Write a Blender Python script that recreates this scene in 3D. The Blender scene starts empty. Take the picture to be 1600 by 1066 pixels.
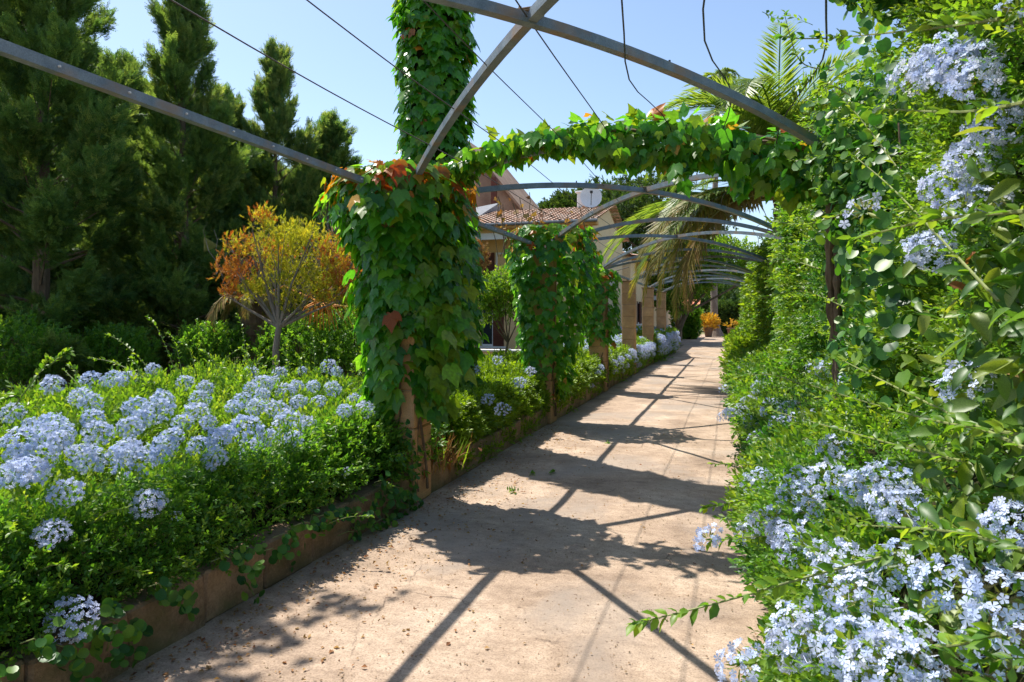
import bpy, math, random
import numpy as np
from mathutils import Vector, Matrix
random.seed(7); rng = np.random.default_rng(11)
SC = bpy.context.scene; COL = SC.collection
# ------------------------------------------------------------------ camera, sky, sun, exposure
YAW = math.atan(343/1067)
cd = bpy.data.cameras.new('camera'); cam = bpy.data.objects.new('camera', cd); COL.objects.link(cam)
cam.location = (0, 0, 1.6); cam.rotation_euler = (math.radians(90), 0, YAW)
cd.sensor_width = 36; cd.lens = 1067/1600*36; cd.shift_y = -37/1600; cd.clip_end = 2000; cd.clip_start = .05
cd.dof.use_dof = True; cd.dof.focus_distance = 5.0; cd.dof.aperture_fstop = 13.0
SC.camera = cam
SUNV = Vector((-.512, .27, 1)).normalized()
elev = math.asin(SUNV.z); azim = math.atan2(SUNV.x, SUNV.y)
W = bpy.data.worlds.new('World'); SC.world = W; W.use_nodes = True
wn = W.node_tree; wn.nodes.clear()
sky = wn.nodes.new('ShaderNodeTexSky'); sky.sky_type = 'NISHITA'; sky.sun_disc = False
sky.sun_elevation = elev; sky.sun_rotation = azim; sky.dust_density = .8; sky.air_density = 1.0; sky.ozone_density = 1.6
bg = wn.nodes.new('ShaderNodeBackground'); bg.inputs[1].default_value = .125
wo = wn.nodes.new('ShaderNodeOutputWorld')
wn.links.new(sky.outputs[0], bg.inputs[0]); wn.links.new(bg.outputs[0], wo.inputs[0])
sd = bpy.data.lights.new('sun', 'SUN'); so = bpy.data.objects.new('sun', sd); COL.objects.link(so)
sd.energy = 4.9; sd.angle = math.radians(.5); sd.color = (1, .95, .86)
so.rotation_euler = (-SUNV).to_track_quat('-Z', 'Y').to_euler(); so.location = (-8, 5, 15)
vs = SC.view_settings; vs.view_transform = 'Standard'; vs.look = 'None'; vs.exposure = .72; vs.gamma = 1; vs.use_curve_mapping = False
SC.cycles.max_bounces = 8; SC.cycles.transparent_max_bounces = 8; SC.cycles.transmission_bounces = 6
# ------------------------------------------------------------------ materials
def new_mat(name):
    m = bpy.data.materials.new(name); m.use_nodes = True; nt = m.node_tree; nt.nodes.clear()
    return m, nt, nt.nodes, nt.links
def ramp(N, stops):
    r = N.new('ShaderNodeValToRGB'); e = r.color_ramp.elements
    while len(e) < len(stops): e.new(.5)
    for q, (p, c) in zip(e, stops): q.position = p; q.color = (*c, 1)
    return r
def mth(N, L, op, a, b=None):
    n = N.new('ShaderNodeMath'); n.operation = op
    for i, v in enumerate((a, b)):
        if v is None: continue
        if isinstance(v, (int, float)): n.inputs[i].default_value = v
        else: L.new(v, n.inputs[i])
    return n.outputs[0]
def mixc(N, L, f, a, b, mode='MIX'):
    n = N.new('ShaderNodeMix'); n.data_type = 'RGBA'; n.blend_type = mode
    for i, v in ((0, f), (6, a), (7, b)):
        if isinstance(v, (int, float)): n.inputs[i].default_value = v
        elif isinstance(v, tuple): n.inputs[i].default_value = (*v, 1)
        else: L.new(v, n.inputs[i])
    return n.outputs[2]
def leaf_mat(name, stops, trans=.4, rough=.42, spec=.4, tboost=1.6):
    m, nt, N, L = new_mat(name)
    a = N.new('ShaderNodeAttribute'); a.attribute_name = 'tint'; oi = N.new('ShaderNodeObjectInfo')
    t = mth(N, L, 'FRACT', mth(N, L, 'ADD', a.outputs['Fac'], oi.outputs['Random']))
    r = ramp(N, stops); L.new(t, r.inputs[0])
    g = N.new('ShaderNodeTexNoise'); g.inputs['Scale'].default_value = 35; g.inputs['Detail'].default_value = 3
    tc = N.new('ShaderNodeTexCoord'); L.new(tc.outputs['Object'], g.inputs['Vector'])
    vr = ramp(N, [(.3, (.72, .72, .72)), (.7, (1.2, 1.2, 1.2))]); L.new(g.outputs[0], vr.inputs[0])
    c = mixc(N, L, 1.0, r.outputs[0], vr.outputs[0], 'MULTIPLY')
    p = N.new('ShaderNodeBsdfPrincipled'); p.inputs['Roughness'].default_value = rough
    p.inputs['Specular IOR Level'].default_value = spec; L.new(c, p.inputs['Base Color'])
    tr = N.new('ShaderNodeBsdfTranslucent')
    tcx = mixc(N, L, 1.0, c, (tboost*1.25, tboost*1.15, tboost*.45), 'MULTIPLY'); L.new(tcx, tr.inputs[0])
    mx = N.new('ShaderNodeMixShader'); mx.inputs[0].default_value = trans
    L.new(p.outputs[0], mx.inputs[1]); L.new(tr.outputs[0], mx.inputs[2])
    o = N.new('ShaderNodeOutputMaterial'); L.new(mx.outputs[0], o.inputs[0]); return m
def rough_mat(name, c1, c2, scale=6, rough=.85, bump=.3, c3=None, stretch=(1, 1, 1), spec=.3, rnd=.0, fine=60, metal=0):
    m, nt, N, L = new_mat(name)
    tc = N.new('ShaderNodeTexCoord'); mp = N.new('ShaderNodeMapping'); mp.inputs['Scale'].default_value = stretch
    L.new(tc.outputs['Object'], mp.inputs[0]); V = mp.outputs[0]
    oi = N.new('ShaderNodeObjectInfo')
    va = N.new('ShaderNodeVectorMath'); va.operation = 'ADD'; L.new(V, va.inputs[0])
    mr = mth(N, L, 'MULTIPLY', oi.outputs['Random'], 17.0)
    L.new(mr, va.inputs[1]); V = va.outputs[0]
    n1 = N.new('ShaderNodeTexNoise'); n1.inputs['Scale'].default_value = scale; n1.inputs['Detail'].default_value = 8; n1.inputs['Roughness'].default_value = .65
    n2 = N.new('ShaderNodeTexNoise'); n2.inputs['Scale'].default_value = fine; n2.inputs['Detail'].default_value = 5; n2.inputs['Roughness'].default_value = .7
    L.new(V, n1.inputs['Vector']); L.new(V, n2.inputs['Vector'])
    r = ramp(N, [(.32, c1), (.68, c2)]); L.new(n1.outputs[0], r.inputs[0]); c = r.outputs[0]
    v = ramp(N, [(.3, (.7, .7, .7)), (.65, (1.15, 1.15, 1.15))]); L.new(n2.outputs[0], v.inputs[0])
    c = mixc(N, L, 1.0, c, v.outputs[0], 'MULTIPLY')
    if c3:
        n3 = N.new('ShaderNodeTexNoise'); n3.inputs['Scale'].default_value = scale*.45; n3.inputs['Detail'].default_value = 6; L.new(V, n3.inputs['Vector'])
        r3 = ramp(N, [(.5, (0, 0, 0)), (.68, (1, 1, 1))]); L.new(n3.outputs[0], r3.inputs[0])
        c = mixc(N, L, r3.outputs[0], c, c3)
    if rnd:
        k = mth(N, L, 'ADD', mth(N, L, 'MULTIPLY', oi.outputs['Random'], rnd*2), 1-rnd)
        cb = N.new('ShaderNodeCombineColor')
        for i in range(3): L.new(k, cb.inputs[i])
        c = mixc(N, L, 1.0, c, cb.outputs[0], 'MULTIPLY')
    p = N.new('ShaderNodeBsdfPrincipled'); L.new(c, p.inputs['Base Color']); p.inputs['Roughness'].default_value = rough
    p.inputs['Specular IOR Level'].default_value = spec; p.inputs['Metallic'].default_value = metal
    b = N.new('ShaderNodeBump'); b.inputs['Strength'].default_value = bump; b.inputs['Distance'].default_value = .02
    h = mth(N, L, 'ADD', n1.outputs[0], mth(N, L, 'MULTIPLY', n2.outputs[0], .5)); L.new(h, b.inputs['Height']); L.new(b.outputs[0], p.inputs['Normal'])
    o = N.new('ShaderNodeOutputMaterial'); L.new(p.outputs[0], o.inputs[0]); return m
M = {}
G = lambda *s: [(i/(len(s)-1)*.98, c) for i, c in enumerate(s)]
M['ivy'] = leaf_mat('ivy_leaf', G((.025,.13,.014), (.06,.22,.018), (.10,.30,.025), (.04,.18,.02), (.18,.38,.03), (.075,.25,.025)), .5, .33, .55, 2.0)
M['ivy_lime'] = leaf_mat('ivy_lime_leaf', G((.06,.17,.02), (.13,.25,.02), (.22,.30,.02), (.09,.20,.02)), .5, .4, .4, 1.7)
M['ivy_red'] = leaf_mat('ivy_red_leaf', G((.42,.07,.015), (.6,.17,.02), (.55,.30,.03), (.30,.05,.02), (.5,.35,.04)), .45, .45, .35, 1.2)
M['plum'] = leaf_mat('plumbago_leaf', G((.06,.16,.015), (.12,.25,.02), (.19,.33,.03), (.09,.20,.02), (.27,.37,.04), (.07,.18,.02)), .45, .42, .4, 1.7)
M['plum_dark'] = leaf_mat('hedge_leaf', G((.045,.14,.017), (.08,.21,.022), (.14,.29,.03), (.055,.17,.02), (.20,.32,.04)), .48, .42, .4, 1.8)
M['lime'] = leaf_mat('clipped_hedge_leaf', G((.09,.18,.012), (.16,.28,.015), (.22,.34,.02), (.12,.22,.02)), .45, .45, .35, 1.5)
M['big'] = leaf_mat('large_climber_leaf', G((.045,.13,.02), (.08,.19,.03), (.14,.25,.04), (.24,.30,.05), (.06,.15,.03), (.11,.22,.05)), .42, .42, .4, 1.6)
M['round'] = leaf_mat('round_climber_leaf', G((.02,.09,.02), (.04,.15,.02), (.08,.22,.03), (.15,.28,.03)), .42, .4, .4, 1.7)
M['conifer'] = leaf_mat('conifer_spray', G((.05,.12,.045), (.09,.18,.055), (.18,.27,.075), (.06,.14,.055), (.26,.32,.11), (.11,.20,.065)), .46, .55, .25, 1.7)
M['gold'] = leaf_mat('golden_leaf', G((.50,.40,.03), (.42,.42,.05), (.28,.34,.04), (.55,.42,.05), (.45,.15,.03), (.36,.09,.03), (.42,.22,.04)), .5, .5, .3, 1.3)
M['rust'] = leaf_mat('rusty_leaf', G((.42,.14,.04), (.50,.20,.05), (.34,.10,.03), (.45,.26,.05), (.28,.12,.05)), .45, .55, .25, 1.2)
M['goldgreen'] = leaf_mat('yellow_green_leaf', G((.42,.42,.04), (.28,.36,.04), (.55,.48,.05), (.35,.40,.04)), .5, .5, .3, 1.3)
M['palm'] = leaf_mat('palm_leaflet', G((.08,.16,.03), (.14,.23,.04), (.22,.28,.06), (.10,.19,.04)), .45, .4, .4, 1.8)
M['olivepalm'] = leaf_mat('olive_palm_leaflet', G((.16,.19,.04), (.26,.25,.06), (.34,.27,.09), (.12,.16,.04), (.30,.22,.08)), .4, .5, .3, 1.4)
M['drypalm'] = leaf_mat('dry_palm_leaflet', G((.30,.22,.09), (.26,.25,.07), (.38,.27,.13), (.20,.20,.05), (.40,.24,.12)), .35, .6, .2, 1.1)
M['croton'] = leaf_mat('croton_leaf', G((.6,.36,.03), (.7,.45,.05), (.45,.22,.03), (.35,.30,.04)), .4, .5, .3, 1.2)
M['dry'] = leaf_mat('dry_leaf', G((.35,.14,.06), (.30,.20,.09), (.45,.28,.12), (.22,.09,.05)), .3, .7, .15, 1.0)
M['far'] = leaf_mat('distant_leaf', G((.03,.07,.02), (.05,.11,.025), (.09,.15,.03), (.04,.08,.02)), .3, .6, .2, 1.3)
M['petal'] = leaf_mat('plumbago_petal', G((.58,.67,.94), (.68,.75,.95), (.48,.60,.93), (.78,.82,.95), (.60,.66,.92)), .35, .6, .2, 1.0)
# petals: even blue translucency
for n in M['petal'].node_tree.nodes:
    if n.type == 'MIX' and tuple(round(x, 2) for x in n.inputs[7].default_value)[:3] == (1.25, 1.15, .45): n.inputs[7].default_value = (1.0, 1.0, 1.05, 1)
M['calyx'] = leaf_mat('calyx', G((.20,.28,.05), (.30,.36,.08), (.26,.24,.08)), .3, .5, .3, 1.2)
M['stem'] = rough_mat('green_stem', (.16,.20,.06), (.24,.27,.09), 8, .6, .1)
M['bark'] = rough_mat('bark', (.10,.065,.04), (.24,.17,.11), 9, .9, .8, stretch=(1, 1, .25))
M['greybark'] = rough_mat('grey_bark', (.14,.11,.09), (.30,.25,.21), 9, .9, .6, stretch=(1, 1, .3))
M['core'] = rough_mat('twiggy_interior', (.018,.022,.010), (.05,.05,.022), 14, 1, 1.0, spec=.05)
M['sand'] = rough_mat('sandstone_block', (.46,.255,.12), (.62,.37,.19), 5, .92, .5, c3=(.42,.25,.14), rnd=.10, fine=90)
M['mortar'] = rough_mat('mortar', (.34,.24,.16), (.42,.31,.21), 12, .95, .3)
M['kerb'] = rough_mat('weathered_kerb_stone', (.20,.13,.075), (.38,.26,.165), 7, .95, .9, c3=(.15,.13,.06), rnd=.16, fine=70)
M['metal'] = rough_mat('blue_grey_paint', (.11,.15,.185), (.24,.285,.32), 9, .5, .25, c3=(.27,.19,.13), spec=.5, fine=150)
M['wire'] = rough_mat('dark_wire', (.05,.05,.05), (.10,.09,.08), 20, .6, .1)
M['soil'] = rough_mat('soil', (.11,.075,.045), (.23,.165,.10), 3, 1, .6, c3=(.07,.09,.03), fine=40)
M['grass'] = rough_mat('dry_lawn', (.10,.12,.04), (.24,.20,.09), 1.5, 1, .5, c3=(.28,.22,.12), fine=25)
M['yellow'] = rough_mat('ochre_render', (.74,.50,.24), (.80,.58,.32), 2, .9, .1)
M['cream'] = rough_mat('cream_render', (.80,.58,.34), (.86,.66,.42), 2, .9, .1)
M['white'] = rough_mat('white_paint', (.72,.72,.72), (.80,.80,.80), 3, .7, .05)
M['orange'] = rough_mat('orange_soffit', (.60,.30,.09), (.68,.38,.13), 3, .8, .1)
M['brown'] = rough_mat('brown_shutter', (.10,.03,.02), (.15,.05,.03), 5, .6, .1)
M['tile'] = rough_mat('terracotta_tile', (.36,.20,.13), (.60,.40,.30), 4, .9, .4, c3=(.50,.42,.36), fine=30)
M['redtile'] = rough_mat('red_tile', (.55,.17,.09), (.66,.26,.15), 6, .9, .3)
M['plaster'] = rough_mat('old_brown_plaster', (.24,.155,.11), (.40,.28,.20), 1.2, .95, .4, c3=(.24,.15,.11))
M['slate'] = rough_mat('grey_slate', (.14,.15,.17), (.22,.23,.25), 4, .8, .2)
M['dark'] = rough_mat('dark_metal', (.03,.03,.03), (.05,.05,.05), 6, .5, .05)
M['terra'] = rough_mat('terracotta_pot', (.17,.10,.07), (.26,.16,.11), 6, .8, .2)
M['fruit'] = rough_mat('orange_fruit_strand', (.62,.22,.03), (.75,.34,.06), 20, .6, .1)
M['lamp'] = rough_mat('lantern_glass', (.45,.47,.48), (.55,.57,.58), 4, .3, .02)
def glass():
    m, nt, N, L = new_mat('window_glass')
    p = N.new('ShaderNodeBsdfPrincipled'); p.inputs['Base Color'].default_value = (.03, .04, .045, 1); p.inputs['Roughness'].default_value = .08
    o = N.new('ShaderNodeOutputMaterial'); L.new(p.outputs[0], o.inputs[0]); return m
M['glass'] = glass()
def path_mat():
    m, nt, N, L = new_mat('pinkish_concrete'); tc = N.new('ShaderNodeTexCoord')
    def noise(sc, det=6, st=(1, 1, 1), dist=0, ro=.6):
        mp = N.new('ShaderNodeMapping'); mp.inputs['Scale'].default_value = st; L.new(tc.outputs['Object'], mp.inputs[0])
        n = N.new('ShaderNodeTexNoise'); n.inputs['Scale'].default_value = sc; n.inputs['Detail'].default_value = det
        n.inputs['Distortion'].default_value = dist; n.inputs['Roughness'].default_value = ro; L.new(mp.outputs[0], n.inputs['Vector']); return n.outputs[0]
    a = noise(1.1, 8); r = ramp(N, [(.28, (.25,.185,.14)), (.5, (.43,.325,.245)), (.74, (.61,.485,.38))]); L.new(a, r.inputs[0]); c = r.outputs[0]
    s = noise(6.0, 9, (1.0, 1.9, 1), .15, .78); rs = ramp(N, [(.34, (.60,.56,.52)), (.62, (1.17,1.15,1.12))]); L.new(s, rs.inputs[0]); c = mixc(N, L, .75, c, rs.outputs[0], 'MULTIPLY')
    fn = noise(95, 6, ro=.8); rf = ramp(N, [(.34, (.42,.39,.36)), (.5, (1, 1, 1)), (.68, (1.3,1.28,1.25))]); L.new(fn, rf.inputs[0]); c = mixc(N, L, .8, c, rf.outputs[0], 'MULTIPLY')
    b = noise(.55, 5, dist=.5); rb = ramp(N, [(.50, (0, 0, 0)), (.62, (.75,.75,.75))]); L.new(b, rb.inputs[0]); c = mixc(N, L, rb.outputs[0], c, (.30,.25,.21))
    # dark pits
    pn = noise(30, 3); rp = ramp(N, [(.29, (1, 1, 1)), (.36, (0, 0, 0))]); L.new(pn, rp.inputs[0]); c = mixc(N, L, rp.outputs[0], c, (.17,.12,.09))
    # cracks
    mp = N.new('ShaderNodeMapping'); mp.inputs['Scale'].default_value = (.55, .42, 1); L.new(tc.outputs['Object'], mp.inputs[0])
    wn_ = N.new('ShaderNodeTexNoise'); wn_.inputs['Scale'].default_value = 3.5; wn_.inputs['Detail'].default_value = 6; L.new(mp.outputs[0], wn_.inputs['Vector'])
    wa = N.new('ShaderNodeVectorMath'); wa.operation = 'MULTIPLY_ADD'; L.new(wn_.outputs[1], wa.inputs[0]); wa.inputs[1].default_value = (.55, .55, .55); L.new(mp.outputs[0], wa.inputs[2])
    vo = N.new('ShaderNodeTexVoronoi'); vo.feature = 'DISTANCE_TO_EDGE'; vo.inputs['Scale'].default_value = 1.0; L.new(wa.outputs[0], vo.inputs['Vector'])
    rc = ramp(N, [(.0, (1, 1, 1)), (.006, (0, 0, 0))]); L.new(vo.outputs[0], rc.inputs[0])
    gate = noise(.8, 3); rg = ramp(N, [(.52, (0, 0, 0)), (.60, (1, 1, 1))]); L.new(gate, rg.inputs[0])
    cr = mth(N, L, 'MULTIPLY', rc.outputs[0], rg.outputs[0]); c = mixc(N, L, mth(N, L, 'MULTIPLY', cr, .8), c, (.09,.065,.05))
    p = N.new('ShaderNodeBsdfPrincipled'); L.new(c, p.inputs['Base Color']); p.inputs['Roughness'].default_value = .9; p.inputs['Specular IOR Level'].default_value = .2
    bp = N.new('ShaderNodeBump'); bp.inputs['Strength'].default_value = .55; bp.inputs['Distance'].default_value = .012
    h = mth(N, L, 'SUBTRACT', mth(N, L, 'ADD', mth(N, L, 'MULTIPLY', fn, .9), mth(N, L, 'ADD', mth(N, L, 'MULTIPLY', s, .6), mth(N, L, 'MULTIPLY', pn, .4))), cr)
    L.new(h, bp.inputs['Height']); L.new(bp.outputs[0], p.inputs['Normal'])
    o = N.new('ShaderNodeOutputMaterial'); L.new(p.outputs[0], o.inputs[0]); return m
M['path'] = path_mat()
# ------------------------------------------------------------------ mesh helpers
def mesh_np(name, V, F, mats, tint=None, mi=None):
    V = np.asarray(V, dtype=np.float32); F = np.asarray(F, dtype=np.int32)
    me = bpy.data.meshes.new(name); me.vertices.add(len(V)); me.vertices.foreach_set('co', V.ravel())
    me.loops.add(F.size); me.loops.foreach_set('vertex_index', F.ravel())
    me.polygons.add(len(F)); k = F.shape[1]
    me.polygons.foreach_set('loop_start', np.arange(len(F), dtype=np.int32)*k)
    if mi is not None: me.polygons.foreach_set('material_index', np.asarray(mi, dtype=np.int32))
    for m in (mats if isinstance(mats, (list, tuple)) else [mats]): me.materials.append(m)
    if tint is not None:
        a = me.attributes.new('tint', 'FLOAT', 'POINT'); a.data.foreach_set('value', np.asarray(tint, dtype=np.float32))
    me.update(calc_edges=True); return me
def setp(o, label=None, cat=None, group=None, kind=None):
    if label: o['label'] = label
    if cat: o['category'] = cat
    if group: o['group'] = group
    if kind: o['kind'] = kind
    return o
def thing(name, loc, label, cat, group=None):
    o = bpy.data.objects.new(name, None); o.location = loc; o.empty_display_size = .2; COL.objects.link(o)
    return setp(o, label, cat, group)
def wpos(p):
    v = Vector((0, 0, 0))
    while p is not None: v += p.location; p = p.parent
    return v
def link(name, me, parent=None, world=True, kind=None):
    """mesh given in world coordinates, moved to its parent's frame"""
    o = bpy.data.objects.new(name, me); COL.objects.link(o)
    if parent is not None:
        o.parent = parent
        if world: me.transform(Matrix.Translation(-wpos(parent)))
    if kind: o['kind'] = kind
    return o
def place(name, me, parent, mat):
    """shared mesh placed with a world matrix under a parent that is only translated"""
    o = bpy.data.objects.new(name, me); COL.objects.link(o); o.parent = parent
    o.matrix_local = Matrix.Translation(-wpos(parent)) @ mat
    return o
class MB:
    def __init__(s): s.v = []; s.f = []; s.m = []
    def add(s, V, F, mi=0):
        b = len(s.v); s.v += [tuple(map(float, q)) for q in V]; s.f += [tuple(i+b for i in q) for q in F]; s.m += [mi]*len(F)
    def box(s, x0, x1, y0, y1, z0, z1, mi=0, jit=0):
        V = [(x, y, z) for x in (x0, x1) for y in (y0, y1) for z in (z0, z1)]
        if jit: V = [tuple(c+random.uniform(-jit, jit) for c in q) for q in V]
        s.add(V, [(0,1,3,2), (4,6,7,5), (0,4,5,1), (2,3,7,6), (0,2,6,4), (1,5,7,3)], mi)
    def cbox(s, x0, x1, y0, y1, z0, z1, c=.01, jit=0, mi=0):
        """box with chamfered edges"""
        V = []
        idx = {}
        for sx in (0, 1):
            for sy in (0, 1):
                for sz in (0, 1):
                    j = [random.uniform(-jit, jit) for _ in range(3)]
                    P = [(x0, x1)[sx]+j[0], (y0, y1)[sy]+j[1], (z0, z1)[sz]+j[2]]
                    for ax in range(3):
                        q = list(P)
                        for k, sg in enumerate((sx, sy, sz)):
                            if k != ax: q[k] += c if sg == 0 else -c
                        idx[(sx, sy, sz, ax)] = len(V); V.append(q)
        F = []
        for ax in range(3):
            o = [a for a in range(3) if a != ax]
            for sd_ in (0, 1):
                q = []
                for a, b in ((0, 0), (1, 0), (1, 1), (0, 1)):
                    k = [0, 0, 0]; k[ax] = sd_; k[o[0]] = a; k[o[1]] = b; q.append(idx[(*k, ax)])
                F.append(tuple(q))
            for a in (0, 1):
                for b in (0, 1):
                    k0 = [0, 0, 0]; k0[o[0]] = a; k0[o[1]] = b; k1 = list(k0); k1[ax] = 1
                    F.append((idx[(*k0, o[0])], idx[(*k1, o[0])], idx[(*k1, o[1])], idx[(*k0, o[1])]))
        for sx in (0, 1):
            for sy in (0, 1):
                for sz in (0, 1): F.append(tuple(idx[(sx, sy, sz, a)] for a in range(3)))
        s.add(V, F, mi)
    def tube(s, pts, rad, n=6, mi=0, closed=True):
        pts = [Vector(p) for p in pts]; R = rad if isinstance(rad, (list, tuple)) else [rad]*len(pts)
        V = []; up = Vector((0, 0, 1))
        for i, p in enumerate(pts):
            d = (pts[min(i+1, len(pts)-1)]-pts[max(i-1, 0)]).normalized()
            a = d.cross(up if abs(d.z) < .95 else Vector((1, 0, 0))).normalized(); b = d.cross(a)
            for k in range(n):
                t = 2*math.pi*k/n; V.append(p+a*math.cos(t)*R[i]+b*math.sin(t)*R[i])
        F = [(i*n+k, i*n+(k+1) % n, (i+1)*n+(k+1) % n, (i+1)*n+k) for i in range(len(pts)-1) for k in range(n)]
        if closed: F += [tuple(range(n))[::-1], tuple((len(pts)-1)*n+k for k in range(n))]
        s.add(V, F, mi)
    def sweep(s, pts, w, h, mi=0):
        """rectangular tube lying in a vertical plane"""
        pts = [Vector(p) for p in pts]; V = []; n = len(pts)
        for i, p in enumerate(pts):
            d = (pts[min(i+1, n-1)]-pts[max(i-1, 0)]).normalized(); a = d.cross(Vector((0, 0, 1))).normalized(); b = a.cross(d)
            for sa, sb in ((-1, -1), (1, -1), (1, 1), (-1, 1)): V.append(p+a*sa*w/2+b*sb*h/2)
        F = [(i*4+k, i*4+(k+1) % 4, (i+1)*4+(k+1) % 4, (i+1)*4+k) for i in range(n-1) for k in range(4)]+[(3, 2, 1, 0), tuple((n-1)*4+k for k in range(4))]
        s.add(V, F, mi)
    def mesh(s, name, mats, smooth=False):
        me = bpy.data.meshes.new(name); me.from_pydata(s.v, [], s.f)
        for m in (mats if isinstance(mats, (list, tuple)) else [mats]): me.materials.append(m)
        me.polygons.foreach_set('material_index', s.m)
        if smooth: me.polygons.foreach_set('use_smooth', [True]*len(s.f))
        me.update(); return me
    def obj(s, name, mats, parent=None, smooth=False, kind=None): return link(name, s.mesh(name, mats, smooth), parent, True, kind)
def S(x): x = np.clip(x, 0, 1); return x*x*(3-2*x)
def nz(x, y, z=0, k=1.0, seed=0):
    x = np.asarray(x)*k; y = np.asarray(y)*k; z = np.asarray(z)*k; r = np.random.default_rng(seed+900); o = 0
    for i, a in enumerate((1, .8, .6, .5, .35)):
        w = r.normal(size=3)*(1+i*.9); o = o+a*np.sin(x*w[0]+y*w[1]+z*w[2]+r.uniform(0, 6.28))
    return o/1.6
# leaf templates (V, F triangles): axis +Y, face +Z
def T_diamond(w=.42, fold=.10): return np.array([(0,0,0), (-w/2,.42,fold), (0,1,0), (w/2,.42,fold)], float), np.array([(0,1,2), (0,2,3)])
def T_leaf(w=.42, fold=.09, droop=.10):
    V = [(0,0,0), (-w*.42,.25,fold), (0,.28,0), (w*.42,.25,fold), (-w*.5,.6,fold-droop*.4), (0,.62,-droop*.3), (w*.5,.6,fold-droop*.4), (0,1,-droop)]
    F = [(0,2,1), (0,3,2), (1,2,5), (1,5,4), (2,3,6), (2,6,5), (4,5,7), (5,6,7)]
    return np.array(V, float), np.array(F)
def T_small(w=.45, fold=.08):
    V = [(0,0,0), (-w*.5,.55,fold), (0,.5,0), (w*.5,.55,fold), (0,1,-.04)]
    return np.array(V, float), np.array([(0,2,1), (0,3,2), (1,2,4), (2,3,4)])
def T_ivy(curl=.12, asym=0.):
    out = [(0,.08), (.17,-.06), (.38,.06), (.49,.30), (.53,.60), (.37,.56), (.28,.68), (.13,.92), (0,1.18)]
    V = [(0,.32,.0)]; R = [(x+asym*y*.2, y, -curl*(x*x*3+(y-.3)**2*.9)+.02) for x, y in out]; Lf = [(-x+asym*y*.2, y, z) for (x, y, z) in [(o[0], o[1], r[2]) for o, r in zip(out[1:-1], R[1:-1])]]
    V += R+Lf[::-1]; n = len(V)-1
    F = [(0, i, i % n+1) for i in range(1, n+1)]
    V = np.array(V, float); V[0, 2] = -.04
    return V, np.array(F)[:, ::-1]
def T_round():
    V = [(0,.35,-.03)]; n = 10
    for i in range(n):
        t = 2*math.pi*i/n-math.pi/2; r = .46*(1+.18*max(0, math.sin(t)))*(.72 if i == 0 else 1)
        V.append((r*math.cos(t), .42+r*math.sin(t), .05*abs(math.cos(t))))
    return np.array(V, float), np.array([(0, i, i % n+1) for i in range(1, n+1)])
def T_big(w=.42, curl=.14, side=0.):
    V = []; ys = [0, .15, .38, .62, .84, 1]; ws = [.02, .55, .98, .9, .5, .0]; F = []
    for i, (y, q) in enumerate(zip(ys, ws)):
        z = -curl*(y**2)*1.2; x0 = side*y*y*.25
        V += [(x0-w/2*q, y, z+.10*q), (x0, y, z), (x0+w/2*q, y, z+.10*q)]
        if i: a = 3*(i-1); b = 3*i; F += [(a, a+1, b+1), (a, b+1, b), (a+1, a+2, b+2), (a+1, b+2, b+1)]
    return np.array(V, float), np.array(F)
def norm(v): return v/np.maximum(np.linalg.norm(v, axis=-1, keepdims=True), 1e-9)
def frames(axis, nrm):
    a = norm(axis); s = norm(np.cross(a, nrm)); n = np.cross(s, a); return np.stack([s, a, n], axis=-1)
def rv(n): return rng.normal(size=(n, 3))
def scatter(T, P, A, Nn, sc, tint=None):
    """copies of a template; P positions, A axes, Nn normals, sc sizes -> V,F,tint"""
    V, F = T[0], T[1]; R = frames(A, Nn); n = len(P); sc = np.broadcast_to(sc, (n,))
    X = np.einsum('nij,vj->nvi', R, V)*sc[:, None, None]+P[:, None, :]
    Fs = F[None]+(np.arange(n)*len(V))[:, None, None]
    if tint is None: tint = rng.random(n)
    t = np.repeat(tint, len(V))
    if len(T) > 2: t = t+np.tile(T[2], n)
    return X.reshape(-1, 3), Fs.reshape(-1, 3), t
def merge(*parts):
    V = []; F = []; t = []; b = 0
    for v, f, q in parts: V.append(v); F.append(f+b); t.append(q); b += len(v)
    return np.concatenate(V), np.concatenate(F), np.concatenate(t)
def sprig(nleaf, leafT, ll=.28, spread=.9, seed=0, stem=.012):
    r = np.random.default_rng(seed); P = []; A = []; Nn = []
    for i in range(nleaf):
        y = .12+.85*(i+.5)/nleaf; t = i*2.4+r.normal()*.4
        d = np.array([math.cos(t)*spread, .75+.7*y+r.normal()*.15, math.sin(t)*spread*.8])
        P.append((0, y, 0)); A.append(d); Nn.append(np.array([0, .2, 1.0])+r.normal(size=3)*.45)
    R = frames(np.array(A), np.array(Nn)); sc = ll*(.7+.5*r.random(nleaf))
    X = (np.einsum('nij,vj->nvi', R, leafT[0])*sc[:, None, None]+np.array(P)[:, None, :]).reshape(-1, 3)
    F = (leafT[1][None]+(np.arange(nleaf)*len(leafT[0]))[:, None, None]).reshape(-1, 3)
    t = np.repeat(r.random(nleaf)*.25, len(leafT[0]))
    b = len(X); st = np.array([(-stem,0,0), (stem,0,0), (0,0,stem*1.5), (0,1,0)]); X = np.concatenate([X, st]); F = np.concatenate([F, np.array([(b,b+1,b+3), (b+1,b+2,b+3), (b+2,b,b+3)])]); t = np.concatenate([t, np.zeros(4)+.1])
    return X, F, t
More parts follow.
